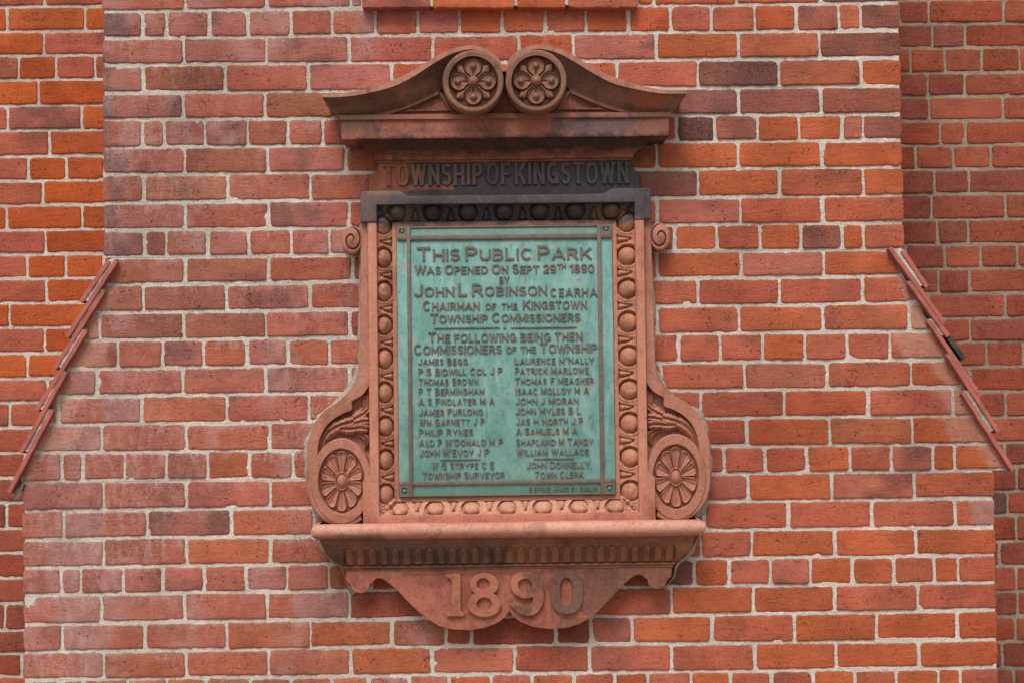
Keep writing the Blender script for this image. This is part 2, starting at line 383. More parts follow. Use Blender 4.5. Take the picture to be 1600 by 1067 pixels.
COURSES = [  # vertical joints (photo pixels) and one colour code per brick
 ([289, 417, 547, 566, 674, 806, 885, 996, 1021, 1150, 1282], "RPPPROORORRD"),
 ([222, 259, 327, 388, 454, 519, 587, 652, 718, 785, 852, 916, 982, 1048, 1112, 1179, 1244, 1311, 1344.5], "DRPPPRRRPOOROORROPRD"),
 ([288, 416, 545, 676, 810, 896, 1025, 1153, 1281], "BPPRROPORD"),
 ([224, 352, 481, 612, 741, 850, 964, 1090, 1217, 1345], "PBRPOOORDBO"),
 ([287, 414, 543, 672, 800, 929, 1028, 1154, 1283], "PRBRRRRDDD"),
 ([223, 257, 320, 387, 450, 505, 570, 635, 700, 765, 830, 895, 990, 1057, 1117, 1183, 1249, 1315, 1348], "RRPPBRRRRRRRRRXPOOPD"),
 ([289, 418, 540, 670, 800, 900, 1027, 1154, 1284], "PBPRRRBOOO"),
 ([225, 356, 485, 615, 745, 870, 980, 1090, 1218, 1348], "BBRRRRRDORO"),
 ([289, 420, 545, 675, 805, 915, 1027, 1156, 1285], "PRPRRRRPRR"),
 ([225, 260, 325, 390, 455, 514, 580, 645, 710, 775, 840, 905, 970, 1054, 1120, 1186, 1251, 1316, 1349], "DBBPRPRRRRRRRRORODOR"),
 ([290, 420, 551, 680, 810, 920, 1027, 1158, 1287], "BBRRRRROPO"),
 ([224, 355, 485, 615, 745, 870, 980, 1090, 1218, 1348], "BBPRRRRRRRR"),
 ([156, 287, 415, 546, 675, 805, 915, 1027, 1155, 1285, 1420], "RBBRRRRRRORK"),
 ([184, 254, 319, 386, 450, 515, 580, 645, 710, 775, 840, 905, 970, 1060, 1125, 1191, 1257, 1324, 1390], "BRPOPORRRRRRRRRRORRR"),
 ([152, 285, 416, 547, 675, 805, 915, 1033, 1163, 1292, 1423], "KRRPRRRRRPRO"),
 ([92, 222, 354, 483, 615, 745, 870, 975, 1095, 1225, 1357, 1489], "RKORKRRRPRORR"),
 ([160, 291, 421, 550, 680, 805, 915, 1040, 1167, 1296, 1425], "KROKRRRRROBO"),
 ([97, 130, 195, 260, 325, 390, 457, 520, 585, 650, 715, 780, 845, 910, 975, 1040, 1131, 1195, 1261, 1327, 1392, 1457, 1491], "KKRRBOOKRRRRRRRRRRRORPOO"),
 ([162, 292, 422, 550, 680, 805, 915, 1040, 1169, 1299, 1428], "PRRRRRRRPOPR"),
 ([99, 230, 361, 490, 620, 745, 870, 975, 1100, 1232, 1362, 1493], "OKPORRRRRRRRK"),
 ([162, 292, 422, 550, 680, 805, 915, 1095, 1175, 1304, 1431], "KRORRRRRROOO"),
 ([96, 127, 192, 254, 319, 384, 449, 514, 580, 645, 710, 775, 840, 905, 970, 1020, 1084, 1139, 1204, 1267, 1332, 1396, 1460, 1497], "RPKRRRPPRRRRRRRRDORPOOROR"),
 ([159, 289, 417, 546, 675, 805, 915, 1049, 1177, 1304, 1434], "KRRKWRRROORR"),  # darker codes here and next course: soot and apron's shadow in brick colour
 ([97, 227, 355, 485, 612, 697, 737, 869, 923, 988, 1112, 1241, 1369, 1496], "RKROOBWQQPOROOO"),
 ([162, 291, 420, 548, 676, 804, 921, 1050, 1179, 1307, 1435], "KOORORRRROOO"),
 ([97, 130, 200, 260, 322, 391, 455, 519, 576, 640, 702, 767, 832, 897, 961, 1012, 1079, 1141, 1205, 1271, 1336, 1400, 1466, 1500], "RPRRORRRORRORORORORROROORO"),
]
KT, KB = -8, 36

def course_intervals(k):
    """joint list in metres and codes of course k of the buttress"""
    if 0 <= k < len(COURSES):
        js, cs = COURSES[k]
        ym = (BL[k]-21 if k < len(BL) else 1081) - 6
        return [X(j, ym - (j-160)*0.011) for j in js], cs
    a, b = (UL, UR) if k < 0 else (LL, LR)
    step = 0.1175 if (k-1) % 4 == 0 else 0.235
    s0 = a + (0.1175 if k % 2 else 0.235)
    js = list(np.arange(s0, b-0.06, step)); cs = ''.join(random.choice('RRROOPB') for _ in range(len(js)+1))
    return js, cs

butt = root('brick_buttress', (0, 0, 0), 'broad red brick buttress with sloping tiled shoulders, carrying the terracotta memorial on its face', 'buttress')
BW = Bricks()
GAP_B, GAP_P = 0.0108, 0.0090
x_ld0, x_ld1 = X(566, 6), X(996, 6)
for k in range(KT, KB):
    js, cs = course_intervals(k)
    zt_l = bedz(k-1, XA); zb_l = bedz(k, XA)
    if max(zt_l, zb_l) < 0.02: break
    zm = (zt_l+zb_l)/2
    edges = [None]+list(js)+[None]
    for i in range(len(edges)-1):
        a, b = edges[i], edges[i+1]
        def edge(e, side, z):
            if e is None: return xl(z) if side < 0 else xr(z)
            return e + (GAP_P/2+rng.uniform(-0.0012, 0.0018))*(-1 if side > 0 else 1)
        mid = ((a if a is not None else LL)+(b if b is not None else LR))/2
        hid = False
        z1, z0 = bedz(k-1, mid)-GAP_B/2+rng.uniform(-0.0015, 0.0015), bedz(k, mid)+GAP_B/2+rng.uniform(-0.0015, 0.0015)
        sl = (bed(k)[1]-bed(k)[0])/(XB-XA)
        xa1, xa0 = edge(a, -1, z1), edge(a, -1, z0); xb1, xb0 = edge(b, 1, z1), edge(b, 1, z0)
        if a is not None: xa0 = xa1
        if b is not None: xb0 = xb1
        if xb0-xa0 < 0.02: continue
        if xb1-xa1 < 0.004: xa1 = xb1-0.004 if b is not None else xa1; xb1 = max(xb1, xa1+0.004)
        if k <= 0 and mid > x_ld0-0.01 and mid < x_ld1+0.01: continue
        cx = (xa0+xb0)/2; cz = zm
        vis = -1.55 < cx < 1.55 and 0.8 < cz < 2.85
        behind = X(600, 500) < xa0 and xb0 < X(990, 500) and Z(0, 870) < cz < Z(0, 180)
        step = 0.0075 if vis and not behind else 0.04
        # bloom is heaviest on the left half and near the top and the sills
        fx = (cx-XA)/(XB-XA)
        bloom = float(np.clip(0.85-1.0*fx, 0.08, 0.85))*rng.uniform(0.35, 1.4)
        code = cs[min(i, len(cs)-1)]
        if code == 'K': bloom = max(bloom, 0.75)
        def tint(u, v, _k=k):
            if not (10 <= _k <= 17): return np.zeros_like(u)
            d1 = u-np.vectorize(xl)(v); d2 = np.vectorize(xr)(v)-u
            d = np.minimum(d1, d2)
            return sm(d+0.03*fbm(u, v, 14, 3), 0.085+0.04*math.sin(_k*2.1), 0.065+0.04*math.sin(_k*2.1))*0.8
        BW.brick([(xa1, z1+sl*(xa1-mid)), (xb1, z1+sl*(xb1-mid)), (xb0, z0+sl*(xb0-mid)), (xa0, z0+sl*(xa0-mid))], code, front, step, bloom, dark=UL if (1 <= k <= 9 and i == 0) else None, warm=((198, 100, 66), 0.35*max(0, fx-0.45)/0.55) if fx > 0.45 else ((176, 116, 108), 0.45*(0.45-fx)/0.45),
                 gradient=tint if (10 <= k <= 17 and (cx < pa.x+0.05 or cx > pc.x-0.05)) else None)
ZTOP = 3.3
e = 0.004
BW.mortar(lambda v: UL+e, lambda v: UR-e, pa.z, ZTOP, front, 0.0065)
BW.mortar(lambda v: xl(v)-0.006, lambda v: xr(v)+0.004, pd.z, pa.z-0.0005, front, 0.0065)
BW.mortar(lambda v: LL+e, lambda v: LR-e, 0.0, pd.z-0.0005, front, 0.0075)
# returns of the buttress (its two flanks)
def flank(x, sgn, z0, z1):
    fr = (lambda u, v, n: np.c_[x-n, u, v]) if sgn < 0 else (lambda u, v, n: np.c_[x+n, u, v])
    kk = 0; z = z1
    n = int((z1-z0)/MOD)
    for i in range(n):
        zt = z1-i*MOD-GAP_B/2; zb = zt-MOD+GAP_B
        cut = [0.03, 0.115, 0.35, DEP-0.004] if i % 2 else [0.03, 0.22, 0.455, DEP-0.004]
        for a, b in zip(cut[:-1], cut[1:]):
            q = [(a+0.005, zt), (b-0.005, zt), (b-0.005, zb), (a+0.005, zb)]
            if sgn < 0: q = [(b-0.005, zt), (a+0.005, zt), (a+0.005, zb), (b-0.005, zb)]
            BW.brick(q, random.choice('RROB'), fr, 0.03, 0.1, proud=0.0)
    BW.mortar(lambda v: 0.003, lambda v: DEP-0.002, z0, z1, fr, 0.03, depth=-0.006)
flank(UL, -1, pa.z, ZTOP); flank(UR, 1, pc.z, ZTOP); flank(LL, -1, 0.0, pb.z); flank(LR, 1, 0.0, pd.z)
Vt = np.array([(UL+0.01, 0.01, ZTOP-0.02), (UR-0.01, 0.01, ZTOP-0.02), (UR-0.01, DEP-0.01, ZTOP-0.02), (UL+0.01, DEP-0.01, ZTOP-0.02)])
BW.add(Vt, [(0, 1, 2, 3)], np.repeat(lin((178, 96, 74))[None], 4, 0), np.zeros(4), 0)
brickwork = BW.build('brickwork', [M_BRICK, M_MORT], butt)

# the projecting brick panel that begins at the top edge of the photo
LG = Bricks()
LP = 0.034
lfr = lambda u, v, n: np.c_[u, -(n+LP), v]
for k in range(0, KT, -1):
    cut = [X(566, 6, LP), X(674, 6, LP), X(806, 6, LP), X(885, 6, LP), X(996, 6, LP)] if k == 0 else list(np.linspace(x_ld0, x_ld1, 5 if k % 2 else 4))
    zlo = Z(780, 12.5, LP) if k == 0 else bedz(k, 0)+GAP_B/2
    for i in range(len(cut)-1):
        a, b = cut[i]+(GAP_P/2 if i else 0), cut[i+1]-(GAP_P/2 if i < len(cut)-2 else 0)
        LG.brick([(a, bedz(k-1, 0)-GAP_B/2), (b, bedz(k-1, 0)-GAP_B/2), (b, zlo-0.010*(b)), (a, zlo-0.010*a)], ("POOR"[i] if k == 0 else random.choice('RO')), lfr, 0.0075 if k == 0 else 0.03, 0.2, skirt=LP+0.01)
LG.mortar(lambda v: x_ld0+0.003, lambda v: x_ld1-0.003, Z(780, 12.5, LP)+0.006, ZTOP, lfr, 0.012, depth=-0.002)
ledge = LG.build('projecting_brick_panel', [M_BRICK, M_MORT], butt)

# ------------------------------------------------------------------ recessed wall behind
LB = [11, 49.5, 87, 125, 165, 204, 244, 282, 320.5, 359, 397, 435, 473, 511, 551, 590, 627.5, 667, 706, 745.5, 783.5, 824, 862, 902, 941, 983, 1019, 1055]
RB = [37.5, 75, 114, 151, 189, 227, 265, 303, 343, 382, 419.4, 458, 497, 533.7, 573, 611.6, 652, 691, 728, 767, 804.6, 845, 885, 924, 963, 1003, 1043]
WZL = [Z(80, y, -DEP) for y in LB]; WZR = [WZL[0]] + [Z(1500, y, -DEP) for y in RB]
WXA, WXB = X(80, 500, -DEP), X(1500, 500, -DEP)
WZR[0] = WZR[1]+MOD
LJ = {0: [69], 1: [11, 133], 2: [68.6], 3: [29, 88, 148], 4: [60], 5: [12, 128], 6: [77.6], 7: [44, 104], 8: [67], 9: [11, 128.6], 10: [71], 11: [43, 103], 12: [72],
      13: [15, 137], 14: [70.5], 15: [43, 103], 16: [74], 17: [15], 18: [73], 19: [39], 20: [72], 21: [11], 22: [70], 23: [40], 24: [68], 25: [8], 26: [66], 27: [34], 28: [60]}
RJ = {1: [1451, 1567.5], 2: [1508], 3: [1423, 1476, 1534, 1593], 4: [1507.6], 5: [1452, 1567.5], 6: [1508.7], 7: [1431, 1489, 1548], 8: [1514], 9: [1455.5, 1571], 10: [1513],
      11: [1417, 1476, 1533, 1590], 12: [1515], 13: [1453, 1570.5], 14: [1516], 15: [1485, 1541.6, 1598.5], 16: [1516], 17: [1571.5], 18: [1516], 19: [1570], 20: [1620], 21: [1574.5], 22: [1625],
      23: [1561.6], 24: [1616], 25: [1590], 26: [1625], 27: [1566], 28: [1600]}
LC = {0: "R", 1: "SSS", 2: "SR", 3: "RSRR", 4: "SS", 5: "RPS", 6: "RS", 7: "RSS", 8: "RS", 9: "SSS", 10: "RS", 11: "RSS", 12: "RS", 13: "SSS", 14: "RS", 15: "SSS", 16: "RR", 17: "RRR", 18: "WS", 19: "WR"}
RC = {1: "RRR", 2: "QR", 3: "RWRRR", 4: "QR", 5: "QWR", 6: "WR", 7: "WRRR", 8: "QQ", 9: "QWR", 10: "QR", 11: "QQRWW", 12: "QR", 13: "RWW", 14: "WQ", 15: "RRPP", 16: "WW", 17: "WW", 18: "WW", 19: "QQ", 20: "QQ",
      21: "DPD"}
def wbed(k, x):
    def g(A): return A[k] if 0 <= k < len(A) else (A[0]-k*MOD if k < 0 else A[-1]-(k-len(A)+1)*MOD)
    a, b = g(WZL), g(WZR); return a+(b-a)*(x-WXA)/(WXB-WXA)
RW = Bricks()
WX0, WX1, WTOP = -3.1, 3.1, 3.5
for k in range(-10, 48):
    if wbed(k-1, 0) < 0.03: break
    hdr = (k-3) % 4 == 0 or k == 1000
    step = 0.1175 if hdr else 0.2345
    yl = (LB[k]-19) if 0 <= k < len(LB) else 500
    yr = (RB[k-1]-19) if 1 <= k <= len(RB) else 500
    jl = [X(j, yl, -DEP) for j in LJ.get(k, [])] or [WXA+(0.06 if k % 2 else 0.17)]
    jr = [X(j, yr, -DEP) for j in RJ.get(k, [])] or [WXB+(0.06 if k % 2 else 0.17)]
    cl = LC.get(k); cr = RC.get(k)
    def pick(xm):
        if xm < 0:
            return random.choice('SSRR') if wbed(k, 0) > 1.45 else random.choice('WWQRQ')
        return random.choice('WQRWQ') if wbed(k, 0) > 1.0 else random.choice('QQW')
    jj = []; x = jl[0]
    while x > WX0: jj.append((x, None)); x -= step
    jj = [j for j, _ in jj][::-1] + jl[1:]
    nleft = len(jj)
    x = jj[-1]+step
    while x < jr[0]-0.04: jj.append(x); x += step
    jj += jr; x = jr[-1]+step
    while x < WX1: jj.append(x); x += step
    pts = [WX0]+jj+[WX1]
    for i in range(len(pts)-1):
        a, b = pts[i]+GAP_P/2, pts[i+1]-GAP_P/2
        if b-a < 0.02: continue
        m = (a+b)/2; zt = wbed(k-1, m)-GAP_B/2; zb = wbed(k, m)+GAP_B/2
        if zb < 0.0: continue
        low = zt < (pa.z+pb.z)/2
        if a > UL+0.1 and b < UR-0.1: continue
        if zt < pd.z-0.1 and a > LL+0.1 and b < LR-0.1: continue
        code = pick(m)
        if cl and m < 0:
            q = sum(1 for t in jl if t < m)
            if m > jl[0]-step and q < len(cl): code = cl[q]
        if cr and m > 0:
            q = sum(1 for t in jr if t < m)
            if m < jr[-1]+step and q < len(cr): code = cr[q]
        vis = (abs(m) < 1.95 and 0.7 < zb < 2.95)
        sl = (wbed(k, 1)-wbed(k, 0))
        if m > 0 and code in 'RP': code = 'W'
        RW.brick([(a, zt+sl*(a-m)), (b, zt+sl*(b-m)), (b, zb+sl*(b-m)), (a, zb+sl*(a-m))], code, rear, 0.008 if vis else 0.05, 0.05 if m < 0 else 0.10)
RW.mortar(lambda v: WX0, lambda v: 0.0, 0.0, WTOP, rear, 0.011)
def body(B, x0, x1, y0, y1, z0, z1):
    V = np.array([(x, y, z) for x in (x0, x1) for y in (y0, y1) for z in (z0, z1)], float)
    B.add(V, [(0, 1, 3, 2), (4, 6, 7, 5), (0, 4, 5, 1), (2, 3, 7, 6), (1, 5, 7, 3), (0, 2, 6, 4)], np.repeat(lin((178, 96, 74))[None], 8, 0), np.zeros(8), 0)
body(RW, WX0+0.004, WX1-0.004, DEP+0.014, DEP+0.36, 0.0, WTOP-0.006)
nL = len(RW.mi)
RW.mi_l = nL
RW.mortar(lambda v: 0.001, lambda v: WX1, 0.0, WTOP, rear, 0.011)
nq = len(RW.mi)-nL
for i in range(nL, len(RW.mi)): RW.mi[i] = 2
wall = RW.build('brick_wall', [M_BRICK, M_MORT, M_MORT_R])
wall['label'] = 'flat orange and brown brick wall set back behind the buttress on both sides'; wall['category'] = 'wall'

# ------------------------------------------------------------------ coping tiles on the shoulders
t = NT('quarry_tile')
cA = t.mix(t.ramp(t.noise(18, 4), 0.35, 0.65), L4(186, 104, 90), L4(166, 96, 86))
cA = t.mix(t.ramp(t.noise(150, 3), 0.56, 0.7, 0, 0.5), cA, L4(136, 84, 76))
cA = t.mix(t.ramp(t.noise(60, 4, 0.7), 0.60, 0.72, 0, 0.45), cA, L4(196, 160, 148))
M_TILE = t.done(cA, 0.8, t.bump(t.noise(200, 3), 0.5, 0.002), 0.3)
t = NT('soot_blackened_tile')
cA = t.mix(t.ramp(t.noise(40, 3), 0.4, 0.6), L4(58, 54, 56), L4(78, 68, 66)); M_TILE_D = t.done(cA, 0.7, t.bump(t.noise(200, 3), 0.5, 0.002), 0.3)
TILES_L = [((170, 407.5), (126, 472.5)), ((181, 408), (104, 527.5)), ((161.5, 455), (84.5, 576)), ((133.5, 517.5), (56.7, 641)), ((101.5, 582), (32.2, 707)), ((80.5, 641.5), (13, 769.5))]
TILES_R = [((1410.3, 391.6), (1449, 449)), ((1391, 387.5), (1476, 505.5)), ((1421.6, 442.2), (1482, 526)), ((1451.6, 501.3), (1532.6, 619.4)), ((1482, 554.7), (1560.7, 674.7)), ((1505.3, 612.8), (1583, 734.7))]
def tile(a, b, side, outer, dark=False, thick=0.0122):
    pf = 0.029+rng.uniform(-0.003, 0.003)
    A, B = P(*a, pf), P(*b, pf)
    d = Vector((B.x-A.x, 0, B.z-A.z)).normalized()
    nrm = Vector((-d.z, 0, d.x)); 
    if nrm.z < 0: nrm = -nrm
    bm = bmesh.new()
    n = 5 if dark else 14
    rows = []
    for i in range(n+1):
        s = i/n; c = A.lerp(B, s)
        wob = 0.0004*math.sin(i*1.7+A.x*40)+rng.uniform(-0.0003, 0.0003)
        lo = c - nrm*(thick/2) + nrm*wob; hi = c + nrm*(thick/2)+nrm*wob*0.6
        jy = rng.uniform(-0.0015, 0.0015)
        rows.append([bm.verts.new((lo.x, -pf+jy, lo.z)), bm.verts.new((hi.x, -pf+jy, hi.z)), bm.verts.new((hi.x, DEP-0.004, hi.z)), bm.verts.new((lo.x, DEP-0.004, lo.z))])
    for i in range(n):
        for j in range(4):
            bm.faces.new((rows[i][j], rows[i][(j+1) % 4], rows[i+1][(j+1) % 4], rows[i+1][j]))
    bm.faces.new(rows[0]); bm.faces.new(rows[-1][::-1])
    bmesh.ops.recalc_face_normals(bm, faces=bm.faces)
    sharp = [e for e in bm.edges if len(e.link_faces) == 2 and e.calc_face_angle(0) > 0.6]
    bmesh.ops.bevel(bm, geom=sharp, offset=0.0012, segments=1, affect='EDGES')
    me = bpy.data.meshes.new('coping_tile'); bm.to_mesh(me); bm.free()
    me.materials.append(M_TILE_D if dark else M_TILE)
    ob = bpy.data.objects.new('coping_tile', me); col.objects.link(ob); put(ob, butt); autosmooth(ob, 30)
    if dark: ob['label'] = 'soot blackened coping tile'
    return ob
for i, (a, b) in enumerate(TILES_L): tile(a, b, -1, i % 2 == 0)
for i, (a, b) in enumerate(TILES_R): tile(a, b, 1, i % 2 == 0)
tile((1482.4, 526.6), (1506.5, 561), 1, True, True, 0.0135)
# mortar bed under and between the tiles
def ribbon(name, inner, outer, pin, pout, mat, parent, amp=0.004, sub=8, hid=0.0):
    """rough strip of mortar between two pixel paths"""
    def dense(path):
        o = []
        for q0, q1 in zip(path[:-1], path[1:]):
            for s in range(sub): o.append((q0[0]+(q1[0]-q0[0])*s/sub, q0[1]+(q1[1]-q0[1])*s/sub))
        o.append(path[-1]); return o
    A, B = dense(inner), dense(outer); n = len(A); cols_ = 7; V = []
    for i in range(n):
        a = P(*A[i], pin); b = P(*B[i], pout)
        for j in range(cols_):
            s = j/(cols_-1); c = a.lerp(b, s); c.y = -(pin+(pout-pin)*s**0.7)
            q = fbm(np.array([c.x*1.0]), np.array([c.z]), 60, 3)[0]; q2 = fbm(np.array([c.x+9]), np.array([c.z]), 45, 3)[0]
            w = amp*s
            V.append((c.x+q*w*1.6, c.y-(0.0015*q2), c.z+q2*w*1.6))
    # skirt back into the wall at the outer edge
    base = len(V)
    for i in range(n):
        v = V[i*cols_+cols_-1]; V.append((v[0], 0.006, v[2]))
    f = grid_faces(n, cols_)
    f += [(i*cols_+cols_-1, (i+1)*cols_+cols_-1, base+i+1, base+i) for i in range(n-1)]
    ob = mesh_obj(name, V, f, mat, parent); fix_normals(ob); return ob
def tile_bed(tiles, nm):
    vs, fs = [], []
    for i in range(len(tiles)-1):
        (a0, a1), (b0, b1) = tiles[i], tiles[i+1]
        # the bed lies where the two tiles lap
        y0, y1 = max(a0[1], b0[1])-3, min(a1[1], b1[1])-2
        on = lambda p, q, y: (p[0]+(q[0]-p[0])*(y-p[1])/(q[1]-p[1]), y)
        a0, a1, b0, b1 = on(a0, a1, y0), on(a0, a1, y1), on(b0, b1, y0), on(b0, b1, y1)
        n = 10; o = len(vs)
        for k in range(n+1):
            s = k/n
            qa = P(a0[0]+(a1[0]-a0[0])*s, a0[1]+(a1[1]-a0[1])*s, 0.0235); qb = P(b0[0]+(b1[0]-b0[0])*s, b0[1]+(b1[1]-b0[1])*s, 0.0235)
            j = rng.uniform(-0.002, 0.002)
            vs += [(qa.x, -0.0235+j, qa.z), (qb.x, -0.0235+j, qb.z), (qb.x, DEP-0.01, qb.z), (qa.x, DEP-0.01, qa.z)]
        for k in range(n):
            for j in range(4): fs.append((o+4*k+j, o+4*k+(j+1) % 4, o+4*k+4+(j+1) % 4, o+4*k+4+j))
    ob = mesh_obj(nm, vs, fs, M_MORT, butt); fix_normals(ob)
tile_bed(TILES_L, 'coping_mortar'); tile_bed(TILES_R, 'coping_mortar')
# lump of mortar under the lowest tile at the left
ribbon('mortar_fillet', [(40, 752), (34, 765), (30, 776)], [(30, 756), (22, 770), (24, 780)], 0.004, 0.0, M_MORT_P, butt, 0.003)

# ------------------------------------------------------------------ terracotta memorial
AXP = (P(600, 566).x+P(986, 562).x)/2      # x of its middle line
mem = root('terracotta_memorial', (P(792, 818).x, 0, P(792, 818).z), 'moulded red terracotta wall memorial with scrolled pediment, side brackets and the date 1890', 'memorial')
def stain(px, py, wx, wy, soft, amp, c, k): 
    s = 1.0/F*DIST
    return (X(px, py, 0.05), Z(px, py, 0.05), wx*s*0.5, wy*s*0.5, soft, amp, c, k)
SOOT, SLATE, OLIVE, OR, PINK = L4(52, 44, 44), L4(92, 82, 84), L4(98, 72, 54), L4(178, 94, 66), L4(196, 118, 100)
M_PED = terra('terracotta_weathered', L4(146, 102, 82), L4(130, 92, 74), L4(158, 100, 78),
              [stain(560, 170, 130, 30, 0.02, 0.06, OLIVE, 0.7), stain(1010, 160, 40, 40, 0.01, 0.05, OR, 0.55), stain(745, 85, 60, 22, 0.01, 0.03, PINK, 0.55), stain(650, 125, 110, 40, 0.02, 0.06, L4(84, 62, 54), 0.5), stain(940, 120, 90, 40, 0.02, 0.06, L4(88, 66, 58), 0.45)], rough=0.62)
M_TOP = terra('terracotta_pale_top', L4(186, 128, 108), L4(168, 118, 98), L4(150, 108, 90), rough=0.7)  # paler terracotta for the top face and fillet of the raking mouldings
M_FASC = terra('terracotta_cornice', L4(176, 106, 88), L4(162, 98, 78), L4(142, 90, 72),  # dark bands below the fascia: soot, with underside shade put into the colour
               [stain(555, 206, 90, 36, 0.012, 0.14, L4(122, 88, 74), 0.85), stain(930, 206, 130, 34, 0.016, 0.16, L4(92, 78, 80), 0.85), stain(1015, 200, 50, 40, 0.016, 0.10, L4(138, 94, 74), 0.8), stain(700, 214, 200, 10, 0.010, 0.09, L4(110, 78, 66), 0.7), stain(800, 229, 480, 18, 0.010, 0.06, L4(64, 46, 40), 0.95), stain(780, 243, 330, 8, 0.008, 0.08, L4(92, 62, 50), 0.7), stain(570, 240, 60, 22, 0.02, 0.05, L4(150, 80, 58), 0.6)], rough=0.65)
M_FRZ = terra('terracotta_sooty_frieze', L4(80, 74, 80), L4(72, 68, 74), L4(84, 72, 70),
              [stain(596, 276, 84, 46, 0.024, 0.12, L4(180, 104, 80), 1.0), stain(672, 292, 70, 8, 0.004, 0.02, L4(182, 104, 80), 0.8)], rough=0.6)
M_LET = terra('terracotta_sooty_letter', L4(88, 81, 83), L4(78, 73, 77), L4(98, 78, 68), [stain(620, 276, 70, 46, 0.01, 0.05, L4(150, 94, 70), 0.9), stain(695, 280, 90, 40, 0.02, 0.12, L4(140, 92, 70), 0.4)], rough=0.55, bumpd=0.001)
M_FRAME = terra('terracotta_frame', L4(194, 130, 106), L4(186, 122, 98), L4(202, 140, 120),
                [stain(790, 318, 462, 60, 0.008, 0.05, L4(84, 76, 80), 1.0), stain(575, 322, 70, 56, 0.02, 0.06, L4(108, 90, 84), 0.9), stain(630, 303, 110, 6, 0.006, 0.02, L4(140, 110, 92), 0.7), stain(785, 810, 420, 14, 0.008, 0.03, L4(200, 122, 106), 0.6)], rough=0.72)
M_EGG = terra('terracotta_egg_band', L4(196, 134, 106), L4(186, 124, 96), L4(170, 112, 86),
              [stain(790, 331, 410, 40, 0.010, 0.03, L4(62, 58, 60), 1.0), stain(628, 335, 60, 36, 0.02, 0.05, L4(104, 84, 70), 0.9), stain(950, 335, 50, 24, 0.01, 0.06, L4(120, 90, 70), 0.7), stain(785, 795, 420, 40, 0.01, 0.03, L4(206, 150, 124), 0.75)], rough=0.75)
M_CONS = terra('terracotta_bracket', L4(186, 126, 104), L4(176, 116, 94), L4(194, 132, 114), [stain(530, 812, 90, 14, 0.01, 0.04, L4(150, 100, 82), 0.6)], rough=0.72, pit=0.5)
M_SILL = terra('terracotta_sill', L4(214, 158, 138), L4(206, 146, 124), L4(196, 132, 112), [stain(540, 838, 130, 12, 0.008, 0.05, L4(140, 100, 84), 0.8)], rough=0.7)
M_FLUTE = terra('terracotta_fluting', L4(164, 104, 70), L4(146, 96, 72), L4(112, 86, 74), [stain(690, 868, 200, 30, 0.03, 0.10, L4(92, 72, 68), 0.7), stain(520, 866, 50, 36, 0.02, 0.05, L4(88, 68, 58), 0.8)], rough=0.6)
M_APR = terra('terracotta_apron', L4(192, 116, 98), L4(184, 110, 90), L4(172, 104, 86),
              [stain(1000, 902, 110, 40, 0.02, 0.06, L4(142, 98, 78), 0.85), stain(935, 920, 56, 70, 0.004, 0.09, L4(120, 82, 70), 0.75), stain(900, 972, 60, 16, 0.004, 0.06, L4(134, 90, 74), 0.7), stain(780, 893, 300, 8, 0.006, 0.03, L4(120, 76, 66), 0.6)], rough=0.72, pit=0.5)
M_NUM = terra('terracotta_numeral', L4(188, 120, 96), L4(180, 112, 88), L4(166, 104, 84), [stain(892, 920, 66, 90, 0.006, 0.09, L4(112, 82, 72), 0.92), stain(838, 905, 40, 40, 0.006, 0.08, L4(122, 88, 76), 0.8), stain(805, 955, 50, 24, 0.005, 0.04, L4(112, 88, 72), 0.7)], rough=0.72, pit=0.5)

def moulding(name, prof, mat, parent, left=True, right=True, sub=24, warp=0.0008):
    """horizontal run with mitred returns; prof rows: ((xl,yl),(xr,yr),p)"""
    V = []; nc = sub+3
    for (a, b, p) in prof:
        A, B = P(*a, p), P(*b, p); z = (A.z+B.z)/2
        V.append((A.x, 0.004, z))
        for i in range(sub+1):
            s = i/sub; x = A.x+(B.x-A.x)*s
            j = warp*vnoise(np.array([x*9.0]), np.array([z*30]))[0] if warp else 0
            V.append((x, -p+j, z+j))
        V.append((B.x, 0.004, z))
    f = grid_faces(len(prof), nc)
    ob = mesh_obj(name, V, f, mat, parent)
    fix_normals(ob); 
    # make sure it faces outwards
    autosmooth(ob, 28); return ob
def rows(seq):
    """(xl,yl,xr,yr,p) tuples"""
    return [((a, b), (c, d), p) for a, b, c, d, p in seq]
def curve_rows(r0, r1, n, kind):
    """rows between two rows along a quarter or S curve: kind 'cavetto','ovolo','cyma'"""
    out = []
    for i in range(1, n):
        s = i/n
        if kind == 'ovolo': a, b = math.sin(s*math.pi/2), 1-math.cos(s*math.pi/2)
        elif kind == 'cavetto': a, b = 1-math.cos(s*math.pi/2), math.sin(s*math.pi/2)
        else: a, b = s, s*s*(3-2*s)
        # a drives y and width, b drives p
        out.append(tuple(r0[q]+(r1[q]-r0[q])*(b if q in (0, 2, 4) else a) for q in range(5)))
    return out

# --- cornice: fillet, fascia, soffit, bed mould
fa_t = (529, 184, 1049, 176, 0.150); fa_t2 = (530, 189, 1048, 181, 0.150)
c_rows = [(533, 178, 1046, 170, 0.05), (529, 182, 1049, 174, 0.150), fa_t2, (533, 190.5, 1045, 182.5, 0.142), (533.5, 219, 1045, 211, 0.142),
          (535, 220.5, 1043.5, 212.5, 0.139), (545, 223, 1034, 215, 0.100), (567, 226, 1013, 218, 0.098)]
r0, r1 = (567, 228, 1013, 220, 0.096), (583, 246, 990, 242, 0.052)
c_rows += [r0]+curve_rows(r0, r1, 8, 'cyma')+[r1, (584, 250.5, 989, 246.5, 0.052), (588, 252, 986, 248.5, 0.040), (589, 255, 985.5, 251, 0.040), (589, 257, 985.5, 253, 0.020)]
corn = moulding('cornice', rows(c_rows), M_FASC, mem)

